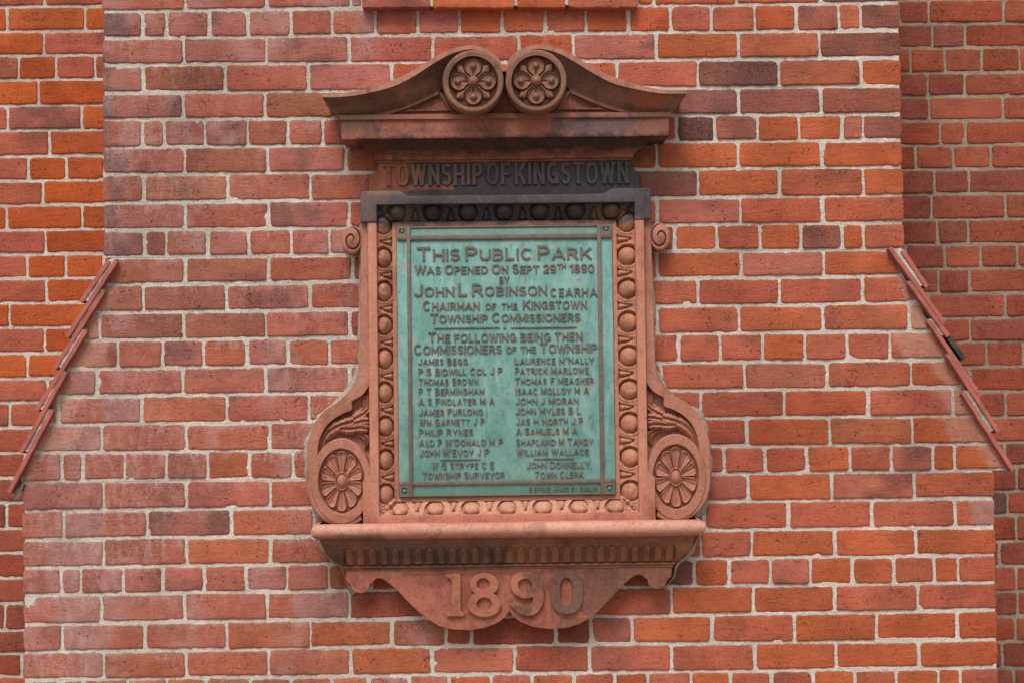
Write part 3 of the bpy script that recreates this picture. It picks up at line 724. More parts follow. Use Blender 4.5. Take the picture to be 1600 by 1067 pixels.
# --- pediment: tympanum, raking mouldings, scrolls
PED_P = 0.17
TOPL = [(503, 147.5), (530, 146.5), (566, 141), (608, 128), (640, 113.5), (672, 94), (696, 80.5), (720, 73), (740, 71.5), (764, 79), (780, 93), (788.5, 112)]
FILL = [(503.5, 152.5), (531, 152), (562, 148.5), (612, 136.5), (645, 120.5), (678, 99.5), (701, 86.5), (722, 79.5), (740, 78), (760, 85), (774, 97), (781, 113)]
BOTL = [(531, 184), (552, 182), (585, 178.5), (622, 169), (650, 158), (676, 146), (692, 138), (697, 128), (703, 116), (716, 101), (733, 100), (750, 112)]
def densify(path, m):
    P_ = np.array(path, float); d = np.r_[0, np.cumsum(np.hypot(*np.diff(P_, axis=0).T))]; s = np.arange(len(P_))
    t = np.linspace(0, len(P_)-1, m)
    # Catmull-Rom through the index
    out = []
    for q in t:
        i = min(int(q), len(P_)-2); f = q-i
        p0, p1, p2, p3 = P_[max(i-1, 0)], P_[i], P_[i+1], P_[min(i+2, len(P_)-1)]
        out.append(0.5*((2*p1)+(-p0+p2)*f+(2*p0-5*p1+4*p2-p3)*f*f+(-p0+3*p1-3*p2+p3)*f**3))
    return np.array(out)
def mir(v): return Vector((2*AXM-v.x, v.y, v.z))
# pixel -> world on the left, mirrored about the middle line for the right
AXM = (X(739, 127, 0.2)+X(838, 127, 0.2))/2
ZSH = 0.0
def raking(side):
    m = 44
    T, Fi, Bo = densify(TOPL, m), densify(FILL, m), densify(BOTL, m)
    prof = []      # (weight between fillet and bottom, p)
    nc = 9
    V = []; 
    for i in range(m):
        row = []
        s = i/(m-1)
        t3, f3 = P(*T[i], 0.196), P(*Fi[i], 0.196)
        row.append(Vector((t3.x, 0.002, t3.z))); row.append(t3); row.append(f3)
        f4 = P(*(Fi[i]*0.93+Bo[i]*0.07), 0.188); row.append(f4)
        for k in range(1, nc+1):
            w = k/nc; q = Fi[i]*(1-w)*0.93+Bo[i]*(1-(1-w)*0.93)
            p = 0.186-0.052*(0.5-0.5*math.cos(math.pi*min(1, w*1.02)))-0.006*math.sin(w*math.pi*2)
            row.append(P(*q, p))
        q = Bo[i]; 
        # two thin fillets under the cyma
        q2 = Bo[i]+np.array([0.8, 2.2]) if s < 0.5 else Bo[i]
        row.append(P(*q2, 0.139)); row.append(P(*(q2+np.array([0.7, 3.0]) if s < 0.5 else q2), 0.139))
        row.append(P(*(q2+np.array([0.7, 3.4]) if s < 0.5 else q2), 0.06))
        if i == 0:
            V.append([Vector((v.x, 0.002, v.z)) for v in row])
        V.append(row)
    nr = len(V); ncx = len(V[0])
    pts = [(mir(v) if side > 0 else v) for r in V for v in r]
    gf = grid_faces(nr, ncx)
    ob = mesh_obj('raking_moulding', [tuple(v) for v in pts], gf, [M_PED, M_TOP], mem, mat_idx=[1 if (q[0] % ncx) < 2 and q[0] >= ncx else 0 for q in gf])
    fix_normals(ob); autosmooth(ob, 32); return ob
raking(-1); raking(1)

def outline_m(pts, p, side):
    w = [P(*q, p) for q in pts]
    w = [mir(v) for v in w][::-1] if side > 0 else w
    return [(v.x, v.z) for v in w]
ty_pts = [(560, 181), (625, 168), (650, 158), (688, 140), (700, 130), (739, 127), (792.5, 127), (792.5, 181)]
wl = [P(*q, 0.122) for q in ty_pts]
tymp = [(v.x, v.z) for v in wl[:-2]]+[(2*AXM-v.x, v.z) for v in wl[:-2]][::-1]
prism('tympanum', tymp, 0.122, 0.0, M_FASC, mem, 0.0, raw=True)
for side in (-1, 1):   # small raised border of the tympanum triangle
    outl = [(632, 174.5), (689, 143.5), (706, 173)]
    inn = [(641, 172), (686.5, 147.5), (701, 171)]
    V = []
    for q, r_ in zip(outl, inn):
        for pt_, pp in ((q, 0.118), (q, 0.133), (r_, 0.133), (r_, 0.118)):
            v = P(*pt_, pp); V.append(tuple(mir(v) if side > 0 else v))
    fcs = []
    for i in range(3):
        for j in range(3): fcs.append((4*i+j, 4*i+j+1, 4*((i+1) % 3)+j+1, 4*((i+1) % 3)+j))
    ob = mesh_obj('tympanum_border', V, fcs, M_PED, mem); fix_normals(ob); autosmooth(ob, 25)

def polar(name, cx, cy, rx, ry, p0, hfun, mat, parent, side, nr=40, nt=96, back=0.0, skirt=True):
    """carved disc as a polar relief; hfun(r,theta)->metres above p0; theta anticlockwise from the right, mirrored with side"""
    c = P(cx, cy, p0); s = (DIST-p0)/F
    r = np.linspace(0, 1, nr)[1:]; th = np.linspace(0, 2*np.pi, nt, endpoint=False)
    Rr, Th = np.meshgrid(r, th, indexing='ij')
    H = hfun(Rr, Th)
    Xs = c.x+Rr*np.cos(Th)*rx*s; Zs = c.z+Rr*np.sin(Th)*ry*s
    V = np.c_[Xs.ravel(), -(p0+H).ravel(), Zs.ravel()]
    h0 = hfun(np.array([[0.0]]), np.array([[0.0]]))[0, 0]
    V = np.r_[V, [[c.x, -(p0+h0), c.z]]]
    f = grid_faces(nr-1, nt, 0, True); ci = len(V)-1
    f += [(ci, j, (j+1) % nt) for j in range(nt)]
    if skirt:
        o = len(V); last = (nr-2)*nt
        V = np.r_[V, np.c_[V[last:last+nt, 0], np.full(nt, -back), V[last:last+nt, 2]]]
        f += [(last+j, last+(j+1) % nt, o+(j+1) % nt, o+j) for j in range(nt)]
    if side > 0: V[:, 0] = 2*AXM-V[:, 0]
    ob = mesh_obj(name, V, [tuple(int(k) for k in q) for q in f], mat, parent); fix_normals(ob)
    autosmooth(ob, 55); return ob

def petals(r, th, n, ph, r0, r1, wid=1.0):
    """returns phi(-1..1 across the petal), t along it"""
    a = (th-ph)*n/(2*np.pi); phi = (a-np.round(a))*2/wid
    return phi, (r-r0)/(r1-r0)
def ros4(r, th):
    h = np.full_like(r, -0.021)
    # pointed leaves on the diagonals
    phi, t = petals(r, th, 4, np.pi/4, 0.12, 0.76)
    w = np.clip(0.80*(1-np.clip(t, 0, 1)**1.8)+0.05, 0.01, 1)
    leaf = sm(1-np.abs(phi)/w, 0, 0.25)*sm(1-t, 0, 0.05)
    h = np.maximum(h, -0.021+leaf*(0.009+0.007*(1-np.clip(np.abs(phi)/w, 0, 1))))
    # round lobed petals with a pearl
    for k in range(4):
        a0 = k*np.pi/2
        x = r*np.cos(th-a0); y = r*np.sin(th-a0)
        sdl = np.minimum(np.hypot(x-0.465, y)-0.305, np.maximum(np.abs(y)-(0.03+0.56*x), x-0.49))
        sdl = np.where(x < 0.05, 1, sdl)
        body = sm(-sdl, 0.0, 0.035)
        rim = np.exp(-((sdl+0.045)/0.022)**2)
        ball = np.clip(1-((x-0.49)**2+y**2)/0.105**2, 0, 1)**0.5
        hh = -0.021+body*0.013+0.007*rim*body+0.011*ball-0.004*np.exp(-(y/0.025)**2)*(x < 0.36)*body
        h = np.where(sdl < 0, np.maximum(h-0.02*(sdl < -0.0), hh), h)
    ball = np.clip(1-(r/0.19)**2, 0, 1)**0.5
    h = np.maximum(h, np.where(r < 0.19, -0.014+0.024*ball, -1))
    # cup wall and plain rim
    h = np.where(r > 0.77, -0.021+0.026*sm(r, 0.77, 0.80), h)
    h = np.where(r > 0.80, 0.002*np.sin(np.clip((r-0.80)/0.2, 0, 1)*np.pi)**0.6, h)
    h = h-0.006*sm(r, 0.965, 1.0)
    return h
for side in (-1, 1):
    sc = polar('scroll', 739.3, 127.3, 48.5, 49.5, 0.208, lambda r, t: np.where(r > 0.79, ros4(r, t), -0.030), M_PED, mem, side, 36, 96, back=0.085)
    ro = polar('rosette', 739.3, 127.3, 48.5*0.79, 49.5*0.79, 0.208, lambda r, t: np.minimum(ros4(r*0.785, t), 0.03), M_PED, sc, side, 56, 144, back=0.17)

# --- frieze with the raised name
fz = [(590, 252), (591, 258), (588, 267), (583, 273), (578, 275.5), (577, 294.5), (577, 309), (1000, 306), (1000, 291), (998, 269), (993, 267), (989, 262), (987, 249)]
prism('frieze', fz, 0.034, 0.0, M_FRZ, mem, 0.003)
frieze = bpy.data.objects['frieze']

# --- raised letters: every letter is a set of strokes with bevelled flanks and slightly flared ends
def arc(cx, cy, rx, ry, a0, a1, n=10):
    return [(cx+rx*math.cos(R(a0+(a1-a0)*i/n)), cy+ry*math.sin(R(a0+(a1-a0)*i/n))) for i in range(n+1)]
def sup(cx, cy, rx, ry, n=28, e=2.5):
    o = []
    for i in range(n):
        a = 2*math.pi*i/n; c, q = math.cos(a), math.sin(a)
        o.append((cx+rx*math.copysign(abs(c)**(2/e), c), cy+ry*math.copysign(abs(q)**(2/e), q)))
    return o
def _S(w): return arc(w/2, .76, w/2, .24, 34, 90, 5)+arc(w/2, .76, w/2, .24, 90, 250, 9)[1:]+arc(w/2, .26, w/2, .26, 70, -90, 9)[0:]+arc(w/2, .26, w/2, .26, -90, -150, 5)[1:]
def glyph_strokes(c):
    O_ = lambda w: ('c', sup(w/2, .5, w/2, .5))
    G = {
     'A': (.80, [[(0, 0), (.40, 1)], [(.40, 1), (.80, 0)], [(.15, .30), (.65, .30)]]),
     'B': (.62, [[(0, 0), (0, 1)], [(0, 1), (.36, 1)]+arc(.36, .77, .22, .23, 90, -90, 8)[1:]+[(0, .54)], [(0, .54), (.38, .54)]+arc(.38, .27, .24, .27, 90, -90, 8)[1:]+[(0, 0)]]),
     'C': (.72, [arc(.36, .5, .36, .5, 48, 312, 20)]),
     'D': (.70, [[(0, 0), (0, 1)], [(0, 1), (.30, 1)]+arc(.30, .5, .40, .5, 90, -90, 12)[1:]+[(0, 0)]]),
     'E': (.54, [[(0, 0), (0, 1)], [(0, 1), (.54, 1)], [(0, .52), (.47, .52)], [(0, 0), (.54, 0)]]),
     'F': (.52, [[(0, 0), (0, 1)], [(0, 1), (.52, 1)], [(0, .50), (.44, .50)]]),
     'G': (.74, [arc(.37, .5, .37, .5, 48, 330, 20), [(.73, .02), (.73, .44)], [(.46, .44), (.74, .44)]]),
     'H': (.66, [[(0, 0), (0, 1)], [(.66, 0), (.66, 1)], [(0, .52), (.66, .52)]]),
     'I': (.0, [[(0, 0), (0, 1)]]),
     'J': (.46, [[(.46, 1), (.46, .24)]+arc(.23, .24, .23, .24, 0, -165, 9)[1:]]),
     'K': (.66, [[(0, 0), (0, 1)], [(.64, 1), (.02, .36)], [(.24, .58), (.66, 0)]]),
     'L': (.50, [[(0, 1), (0, 0)], [(0, 0), (.50, 0)]]),
     'M': (.80, [[(0, 0), (0, 1)], [(0, 1), (.40, .18)], [(.40, .18), (.80, 1)], [(.80, 1), (.80, 0)]]),
     'N': (.68, [[(0, 0), (0, 1)], [(0, 1), (.68, 0)], [(.68, 0), (.68, 1)]]),
     'O': (.76, [O_(.76)]), 'Q': (.76, [O_(.76), [(.45, .25), (.78, -.04)]]),
     'P': (.58, [[(0, 0), (0, 1)], [(0, 1), (.32, 1)]+arc(.32, .73, .26, .27, 90, -90, 8)[1:]+[(0, .46)]]),
     'R': (.64, [[(0, 0), (0, 1)], [(0, 1), (.34, 1)]+arc(.34, .75, .25, .25, 90, -90, 8)[1:]+[(0, .50)], [(.32, .50), (.64, 0)]]),
     'S': (.56, [_S(.56)]),
     'T': (.66, [[(0, 1), (.66, 1)], [(.33, 1), (.33, 0)]]),
     'U': (.66, [[(0, 1), (0, .33)]+arc(.33, .33, .33, .33, 180, 360, 12)[1:]+[(.66, 1)]]),
     'V': (.74, [[(0, 1), (.37, 0)], [(.37, 0), (.74, 1)]]),
     'W': (1.04, [[(0, 1), (.26, 0)], [(.26, 0), (.52, .95)], [(.52, .95), (.78, 0)], [(.78, 0), (1.04, 1)]]),
     'X': (.68, [[(0, 0), (.68, 1)], [(0, 1), (.68, 0)]]), 'Y': (.72, [[(0, 1), (.36, .45)], [(.72, 1), (.36, .45)], [(.36, .45), (.36, 0)]]),
     'Z': (.6, [[(0, 1), (.6, 1)], [(.6, 1), (0, 0)], [(0, 0), (.6, 0)]]),
     '1': (.22, [[(.22, 0), (.22, 1)], [(.22, 1), (0, .82)]]),
     '2': (.54, [arc(.27, .72, .27, .28, 165, -25, 10)+[(0, 0)], [(0, 0), (.54, 0)]]),
     '8': (.54, [('c', sup(.27, .76, .23, .24, 22, 2.1)), ('c', sup(.27, .265, .27, .265, 22, 2.1))]),
     '9': (.54, [('c', sup(.27, .69, .27, .31, 24, 2.1)), [(.54, .66), (.53, .38)]+arc(.24, .30, .29, .30, 10, -130, 9)[1:]]),
     '0': (.56, [('c', sup(.28, .5, .28, .5, 28, 2.3))]),
     "'": (.12, [[(.10, 1.02), (.02, .74)]]),
    }
    return G[c]
_g = {}
def glyph(ch, sx, hw):
    key = (ch, round(sx, 3), round(hw, 3))
    if key in _g: return _g[key]
    w, st = glyph_strokes(ch)
    V, Fc = [], []
    for si, p in enumerate(st):
        closed = isinstance(p, tuple)
        q = np.array(p[1] if closed else p, float)
        q[:, 0] *= sx; q[:, 1] = hw+q[:, 1]*(1-2*hw)
        n = len(q)
        if not closed and n == 2: q = np.array([q[0], q[0]*.9+q[1]*.1, q[0]*.5+q[1]*.5, q[0]*.1+q[1]*.9, q[1]]); n = 5
        d = np.roll(q, -1, 0)-np.roll(q, 1, 0)
        if not closed: d[0] = q[1]-q[0]; d[-1] = q[-1]-q[-2]
        ln = np.maximum(np.hypot(d[:, 0], d[:, 1]), 1e-6)[:, None]; d = d/ln
        nr = np.c_[-d[:, 1], d[:, 0]]
        k = np.full(n, 1.0)
        if not closed:
            k[0] = k[-1] = 1.10; 
            ex = 0.92 if n == 5 else 0.2; q[0] -= d[0]*hw*ex; q[-1] += d[-1]*hw*ex
        h = 1.0+0.03*si
        o = len(V)
        for i in range(n):
            a = nr[i]*hw*k[i]
            for off, z in ((-1.12, -0.3), (-0.94, h), (0.94, h), (1.12, -0.3)): V.append((q[i, 0]+a[0]*off, q[i, 1]+a[1]*off, z))
        for i in range(n if closed else n-1):
            i2 = (i+1) % n
            for j in range(3): Fc.append((o+4*i+j, o+4*i2+j, o+4*i2+j+1, o+4*i+j+1))
        if not closed:
            Fc.append((o, o+1, o+2, o+3)); Fc.append((o+4*n-1, o+4*n-2, o+4*n-3, o+4*n-4))
    _g[key] = (np.array(V), Fc, w*sx+2*hw); 
    v = _g[key][0]; v[:, 0] += hw
    return _g[key]

def text_line(name, runs, x0, x1, yl, yr, p, height, mat, parent, sx=1.0, hw=0.085, gap=0.13, space=0.36, rise=0.0042):
    """runs: (text, size, lift) pieces set between photo pixels x0..x1 on the base line yl..yr; height = cap height in pixels"""
    s = (DIST-p)/F*height
    A, B = P(x0, yl, p), P(x1, yr, p); z = (A.z+B.z)/2
    def layout(kx):
        items = []; x = 0.0
        for txt, size, lift in runs:
            for ch in txt:
                if ch == ' ': x += space*size; continue
                g = glyph(ch, kx, hw); items.append((g, x, size, lift)); x += (g[2]+gap)*size
        return items, x-gap*runs[-1][1]
    kx = sx
    for _ in range(8):          # widen or narrow the letters, not their strokes, to fill the measure
        _, W = layout(kx); kx *= ((B.x-A.x)/s/W)**1.15; kx = min(max(kx, 0.35), 1.9)
    items, W = layout(kx); k = (B.x-A.x)/(W*s)
    V = []; Fc = []; n = 0
    for (v, f, w), dx, size, lift in items:
        j = rng.uniform(-0.012, 0.012, 2)
        q = np.c_[A.x+(v[:, 0]*size+dx+j[0])*s*k, -(p+v[:, 2]*rise*(0.55+0.45*size)), z+(v[:, 1]*size+lift+j[1])*s]
        V.append(q); Fc += [tuple(t+n for t in ff) for ff in f]; n += len(q)
    ob = mesh_obj(name, np.concatenate(V), Fc, mat, parent, smooth=False); fix_normals(ob)
    return ob
dg = bpy.context.evaluated_depsgraph_get
lt = text_line('lettering', [('TOWNSHIP', 1, 0), (' OF', 1, 0), (' ', 1, 0), ('KINGSTOWN', 1, 0)], 599, 982.5, 291, 288, 0.034, 34.5, M_LET, frieze, sx=0.62, hw=0.080, gap=0.09, space=0.10, rise=0.0085)

# --- frame: stiles and rails around the panel
XL0, XL1 = X(576, 560, 0.075), X(590.5, 560, 0.075)
XR0, XR1 = 2*AXM-XL1, 2*AXM-XL0
ZT1, ZT0 = (Z(575, 300, 0.075)+Z(1000, 293, 0.075))/2, (Z(590, 320.5, 0.075)+Z(985, 316, 0.075))/2
ZB1, ZB0 = (Z(600, 804, 0.075)+Z(985, 801.5, 0.075))/2, (Z(600, 820, 0.075)+Z(985, 816, 0.075))/2
s5 = (DIST-0.075)/F
zd = ZT1-8.5*s5
xo = X(563, 320, 0.078); xo2 = 2*AXM-xo
zcap = (Z(570, 346, 0.078)+Z(1010, 343, 0.078))/2
def topbar():
    pts = [(xo, zcap), (xo, ZT1)]
    xa = xo+58*s5
    pts += [(xa, ZT1), (xa+6*s5, ZT1-2*s5), (xa+12*s5, ZT1-6*s5), (xa+20*s5, zd)]
    pts += [(2*AXM-x, z) for x, z in pts[2:]][::-1]
    pts += [(xo2, ZT1), (xo2, zcap), (XR0, zcap), (XR0, ZT0), (XL1, ZT0), (XL1, zcap)]
    return pts
prism('frame_head', topbar(), 0.078, 0.0, M_FRAME, mem, 0.003, raw=True)
ft = X(567, 790, 0.075); ft2 = 2*AXM-ft
zf1, zf2 = Z(575, 740, 0.075), Z(570, 752, 0.075)
frame_pts = [(XL0, zcap-0.001), (XL1, zcap-0.001), (XL1, ZB1), (XR0, ZB1), (XR0, zcap-0.001), (XR1, zcap-0.001), (XR1, zf1), (ft2, zf2), (ft2, ZB0), (ft, ZB0), (ft, zf2), (XL0, zf1)]
prism('frame', frame_pts, 0.075, 0.0, M_FRAME, mem, 0.003, raw=True)
# inner fillet between the egg band and the bronze
s3 = (DIST-0.03)/F
QL, QR = X(620.5, 560, 0.03), 2*AXM-X(620.5, 560, 0.03)
QL = X(621.5, 560, 0.03); QR = X(959.0, 560, 0.03)
QT, QB = (Z(625, 353.5, 0.03)+Z(955, 351.5, 0.03))/2, (Z(625, 776.5, 0.03)+Z(960, 772.5, 0.03))/2
wfl = 7*s3
for nm, pts in (('inner_fillet', [(QL-wfl, QB-wfl), (QL, QB), (QL, QT), (QL-wfl, QT+wfl)]), ('inner_fillet', [(QR, QB), (QR+wfl, QB-wfl), (QR+wfl, QT+wfl), (QR, QT)]),
                ('inner_fillet', [(QL-wfl, QT+wfl), (QL, QT), (QR, QT), (QR+wfl, QT+wfl)]), ('inner_fillet', [(QL-wfl, QB-wfl), (QR+wfl, QB-wfl), (QR, QB), (QL, QB)])):
    prism(nm, pts, 0.034, 0.0, M_FRAME, mem, 0.0012, raw=True)

# --- egg and dart bands
def egg_band(a0, a1, b0, b1, vertical, pitch, first, name, flip=False):
    """strip from s=a0..a1 (metres along), t from outer edge b0 (high) to inner edge b1 (low)"""
    L = abs(a1-a0); W = abs(b1-b0)
    ns = int(L/0.0022)+1; nt = 26
    S, T = np.meshgrid(np.linspace(0, L, ns), np.linspace(0, 1, nt), indexing='ij')
    ph = (S-first)/pitch; u = (ph-np.round(ph))*pitch            # distance to nearest egg centre
    v = (T-0.44)*W
    prof = 0.056-0.020*T**1.5                                      # ovolo leaning inward
    cell = np.round(ph); jit = np.sin(cell*12.9898+a0*78.2)*0.5+np.sin(cell*4.1+b0*31.7)*0.5
    u = u+jit*pitch*0.012
    ea, eb = pitch*((0.275 if vertical else 0.238)+0.010*jit), W*(0.53 if vertical else 0.56)
    v = (T-0.42)*W
    d = np.hypot(u/ea, v/eb)
    egg = np.sqrt(np.clip(1-d**2, 0, 1))
    dc = np.hypot((u+pitch*0.028)/(ea*1.11), v/(eb*1.09))
    h = prof-0.016*sm(1.05-dc, 0, 0.06)
    h = h-0.003*np.exp(-((dc-1.33)/0.05)**2)*(T > 0.12)
    h = np.where(d < 1, np.maximum(h, prof-0.014+0.025*egg), h)
    # dart between the collars
    w = pitch*0.5-np.abs(u)
    dart_half = W*0.10+pitch*0.13*np.clip(T-0.3, 0, 1)**1.2
    sp = np.abs(w)
    groove = np.exp(-((sp-(pitch*0.035+pitch*0.12*np.clip(T-0.35, 0, 1)))/(pitch*0.024))**2)*(dc > 1.12)*(T > 0.36)
    h = h-0.010*groove
    h = h+0.004*np.exp(-(w/(pitch*0.03))**2)*(T > 0.35)*(d > 1.2)
    hole = np.exp(-((np.hypot(w, (T-0.26)*W))/0.0042)**2); h = h-0.014*hole
    scallop = sm(T, 0.86, 0.98)*(0.5+0.5*np.cos(ph*4*np.pi)); h = h-0.012*scallop
    wear = sm(fbm(S*1.0+a0*7, T*W+b0*5, 26, 3), 0.25, 0.6); h = h-0.004*wear*sm(h, prof-0.004, prof+0.008)
    h = h+0.0013*fbm(S+a0*3, T*W+b0, 120, 3)
    n = S+min(a0, a1) if True else 0
    a = a0+(a1-a0)*S/L; b = b0+(b1-b0)*T
    V = np.c_[b.ravel(), -h.ravel(), a.ravel()] if vertical else np.c_[a.ravel(), -h.ravel(), b.ravel()]
    ob = mesh_obj(name, V, grid_faces(ns, nt), M_EGG, mem); fix_normals(ob)
    me = ob.data
    if sum(p.normal.y for p in me.polygons) > 0: me.flip_normals()
    return ob
px = 1.0*s5
# vertical bands, top to bottom; eggs at y = 400, 452, ... in the photo
zt_in, zb_in = ZT0, ZB1
pit_v = 52.5*(DIST-0.05)/F
fv = zt_in-Z(600, 404.5, 0.05)
egg_band(zt_in, zb_in, XL1, QL-wfl, True, pit_v, fv, 'egg_and_dart_band')
egg_band(zt_in, zb_in, XR0, QR+wfl, True, pit_v, fv, 'egg_and_dart_band')
pit_h = 56.2*(DIST-0.05)/F
egg_band(XL1+0.001, XR0-0.001, ZT0, QT+wfl, False, pit_h, X(788, 331, 0.05)-XL1, 'egg_and_dart_band')
egg_band(XL1+0.001, XR0-0.001, ZB1, QB-wfl, False, pit_h, X(793, 793, 0.05)-XL1, 'egg_and_dart_band')
# carved corner leaves cover the mitres
def corner_leaf(x, z, sx, sz, mat):
    n = 22; a = np.linspace(0, 1, n); U, V_ = np.meshgrid(a, a, indexing='ij')
    h = 0.046+0.008*np.exp(-((U-V_)/0.14)**2)+0.004*np.cos((U+V_)*14)*np.exp(-((U-V_)/0.5)**2)-0.012*sm(np.maximum(U, V_), 0.8, 1.0)-0.006*np.exp(-((np.abs(U-V_)-0.35)/0.06)**2)
    w = 24.5*s5
    V = np.c_[(x+sx*U*w).ravel(), -h.ravel(), (z+sz*V_*w).ravel()]
    ob = mesh_obj('corner_leaf', V, grid_faces(n, n), mat, mem); fix_normals(ob)
    if sum(p.normal.y for p in ob.data.polygons) > 0: ob.data.flip_normals()
for x, sx in ((XL1, 1), (XR0, -1)):
    corner_leaf(x, ZT0, sx, -1, M_EGG); corner_leaf(x, ZB1, sx, 1, M_EGG)

# --- side brackets
OUT = [(563, 345), (563, 420), (562.5, 500), (561.5, 560), (560.5, 580), (557.5, 596), (549, 609), (541, 616), (533, 622), (532, 626), (515, 635), (499, 650), (488, 668), (481, 692), (479, 715), (479, 749)]
INN = [(575, 345), (575.5, 420), (576, 500), (578, 560), (578, 580), (577, 600), (569, 614), (560, 621), (550, 627), (549.5, 640), (537.5, 645), (522, 654), (508, 668), (499, 688), (496, 712), (494, 740)]
def bracket(side):
    m_ = 90
    O, I = densify(OUT, m_), densify(INN, m_)
    O_, I_ = O, I
    V = []
    pr = 0.058
    for i in range(m_):
        o, q = P(*O_[i], pr), P(*I_[i], pr)
        bv = 0.0022
        d = Vector((q.x-o.x, 0, q.z-o.z)); d = d.normalized() if d.length > 1e-6 else Vector((1, 0, 0))
        row = [Vector((o.x, 0.003, o.z)), Vector((o.x, -pr+bv, o.z)), o+d*bv*0.7, q-d*bv*0.7, Vector((q.x, -pr+bv, q.z)), Vector((q.x, -0.012, q.z))]
        V.append(row)
    pts = [(mir(v) if side > 0 else v) for r in V for v in r]
    f = grid_faces(m_, 6)
    body = mesh_obj('bracket', [tuple(v) for v in pts], f, M_CONS, mem)
    # close the ends
    fix_normals(body); autosmooth(body, 40)
    # back plate
    bp = [(578, 575), (560, 590), (540, 618), (505, 645), (484, 680), (480, 740), (484, 775), (495, 798), (515, 816), (570, 816), (590, 700), (590, 575)]
    pl = prism('back_plate', outline_m(bp, 0.028, side), 0.028, 0.0, M_CONS, body, 0.0, raw=True)
    # small volute
    def vol(r, th):
        tt = (-(th) + math.pi*0.3) % (2*np.pi)
        g = (r*1.7+tt/(2*np.pi)) % 1.0
        h = -0.013*np.exp(-((g-0.5)/0.09)**2)*sm(r, 0.16, 0.26)*sm(r, 0.97, 0.86)
        cone = 0.014*np.clip(1-r, 0, 1)
        return h+cone-0.006*sm(r, 0.93, 1.0)
    polar('volute', 549.5, 375.5, 16.5, 22.0, 0.060, vol, M_CONS, body, side, 40, 72, back=0.0)
    # oval disc
    def disc(r, th):
        ri = 0.725
        h = np.where(r > ri, 0.0, -0.020)
        h = np.where(r > ri, -0.010+0.010*sm(r, ri, ri+0.035), h)
        return h-0.005*sm(r, 0.97, 1.0)
    dk = polar('oval_boss', 533.5, 751.5, 47.5, 67, 0.061, disc, M_CONS, body, side, 36, 110, back=0.0)
    def ros10(r, th):
        # r 0..1 inside the recess
        h = np.full_like(r, -0.017)
        phi, t_ = petals(r, th, 10, np.pi/2, 0.24, 0.96)
        a = np.abs(phi)
        tip = np.clip((t_-0.55)/0.45, 0, 1)
        dd = np.maximum(a/(0.99), np.hypot(np.clip(a, 0, 1)*0.93, np.clip((t_-0.70)/0.32, 0, 9)))
        dd = np.where(t_ < 0, 9, dd)
        body_ = sm(1.0-dd, 0.0, 0.10)
        rim = np.exp(-((dd-0.84)/0.10)**2)
        hh = -0.017+body_*(0.005+0.005*t_-0.003*np.exp(-(a/0.12)**2))+0.0065*rim*(dd < 1.08)
        h = np.maximum(h, hh)
        h = np.maximum(h, np.where(r < 0.33, -0.022+0.018*sm(0.33-r, 0, 0.05), -1))
        h = h-0.007*np.exp(-((r-0.235)/0.025)**2)
        b = np.clip(1-(r/0.20)**2, 0, 1)**0.5
        h = np.where(r < 0.20, -0.010+0.012*b, h)
        return h
    polar('rosette', 533.5, 751.5, 47.5*0.735, 67*0.735, 0.061, ros10, M_CONS, dk, side, 60, 200, back=0.03)
    # foot of the oval: outer lip continuing the band round the bottom
    lip_o = [(479, 715), (479, 749), (483, 778), (494, 799), (512, 815.5), (536, 820), (556, 817), (566, 812)]
    lip_i = [(492, 715), (490, 749), (494, 772), (503, 790), (518, 803), (536, 807), (552, 805), (562, 800)]
    A, B = densify(lip_o, 40), densify(lip_i, 40); V = []
    for a, b in zip(A, B):
        o, q = P(*a, 0.0575), P(*b, 0.0575)
        V += [Vector((o.x, 0.003, o.z)), Vector((o.x, -0.0555, o.z)), Vector((o.x*0.9+q.x*0.1, -0.0575, o.z*0.9+q.z*0.1)), q]
    ob = mesh_obj('oval_rim', [tuple(mir(v) if side > 0 else v) for v in V], grid_faces(40, 4), M_CONS, body); fix_normals(ob); autosmooth(ob, 40)
    # acanthus: every lobe a tapering, ridged blade rising from the plate
    LV = []; LF = []
    def blade(path, wid, hh):
        m2 = 18; Q = densify(path, m2); W_ = np.interp(np.linspace(0, 1, m2), np.linspace(0, 1, len(wid)), wid); Hh = np.interp(np.linspace(0, 1, m2), np.linspace(0, 1, len(hh)), hh)
        prof = [(-1, -0.012), (-0.96, 0.50), (-0.78, 0.80), (-0.40, 1.0), (0, 0.66), (0.40, 1.0), (0.78, 0.80), (0.96, 0.50), (1, -0.012)]
        o = len(LV)
        tg = np.gradient(Q, axis=0); tg /= np.maximum(np.hypot(tg[:, 0], tg[:, 1])[:, None], 1e-6)
        for i in range(m2):
            nx, ny = -tg[i, 1], tg[i, 0]
            scal = 1+0.16*math.sin(i*1.9)
            for a, b in prof:
                p = 0.026+0.72*Hh[i]*max(b, 0) if b > 0 else 0.024
                v = P(Q[i, 0]+nx*a*W_[i]*scal*1.5, Q[i, 1]+ny*a*W_[i]*scal*1.5, p); LV.append(tuple(mir(v) if side > 0 else v))
        for i in range(m2-1):
            for j in range(len(prof)-1): LF.append((o+i*9+j, o+i*9+j+1, o+(i+1)*9+j+1, o+(i+1)*9+j))
    blade([(499, 708), (503, 691), (511, 678), (522, 669), (533, 664)], [2.5, 4.5, 6, 7, 6], [.014, .024, .030, .036, .040])
    blade([(502, 704), (508, 690), (518, 680), (530, 674)], [1.5, 2.5, 3, 2], [.012, .018, .022, .024])
    blade([(514, 670), (521, 663), (527, 657), (531, 650)], [2, 3.5, 3, .6], [.02, .024, .022, .008])
    blade([(530, 664), (542, 661), (553, 658)], [5, 7, 6], [.040, .044, .040])
    blade([(531, 669), (543, 670), (555, 669)], [4, 6.5, 6], [.036, .044, .044])
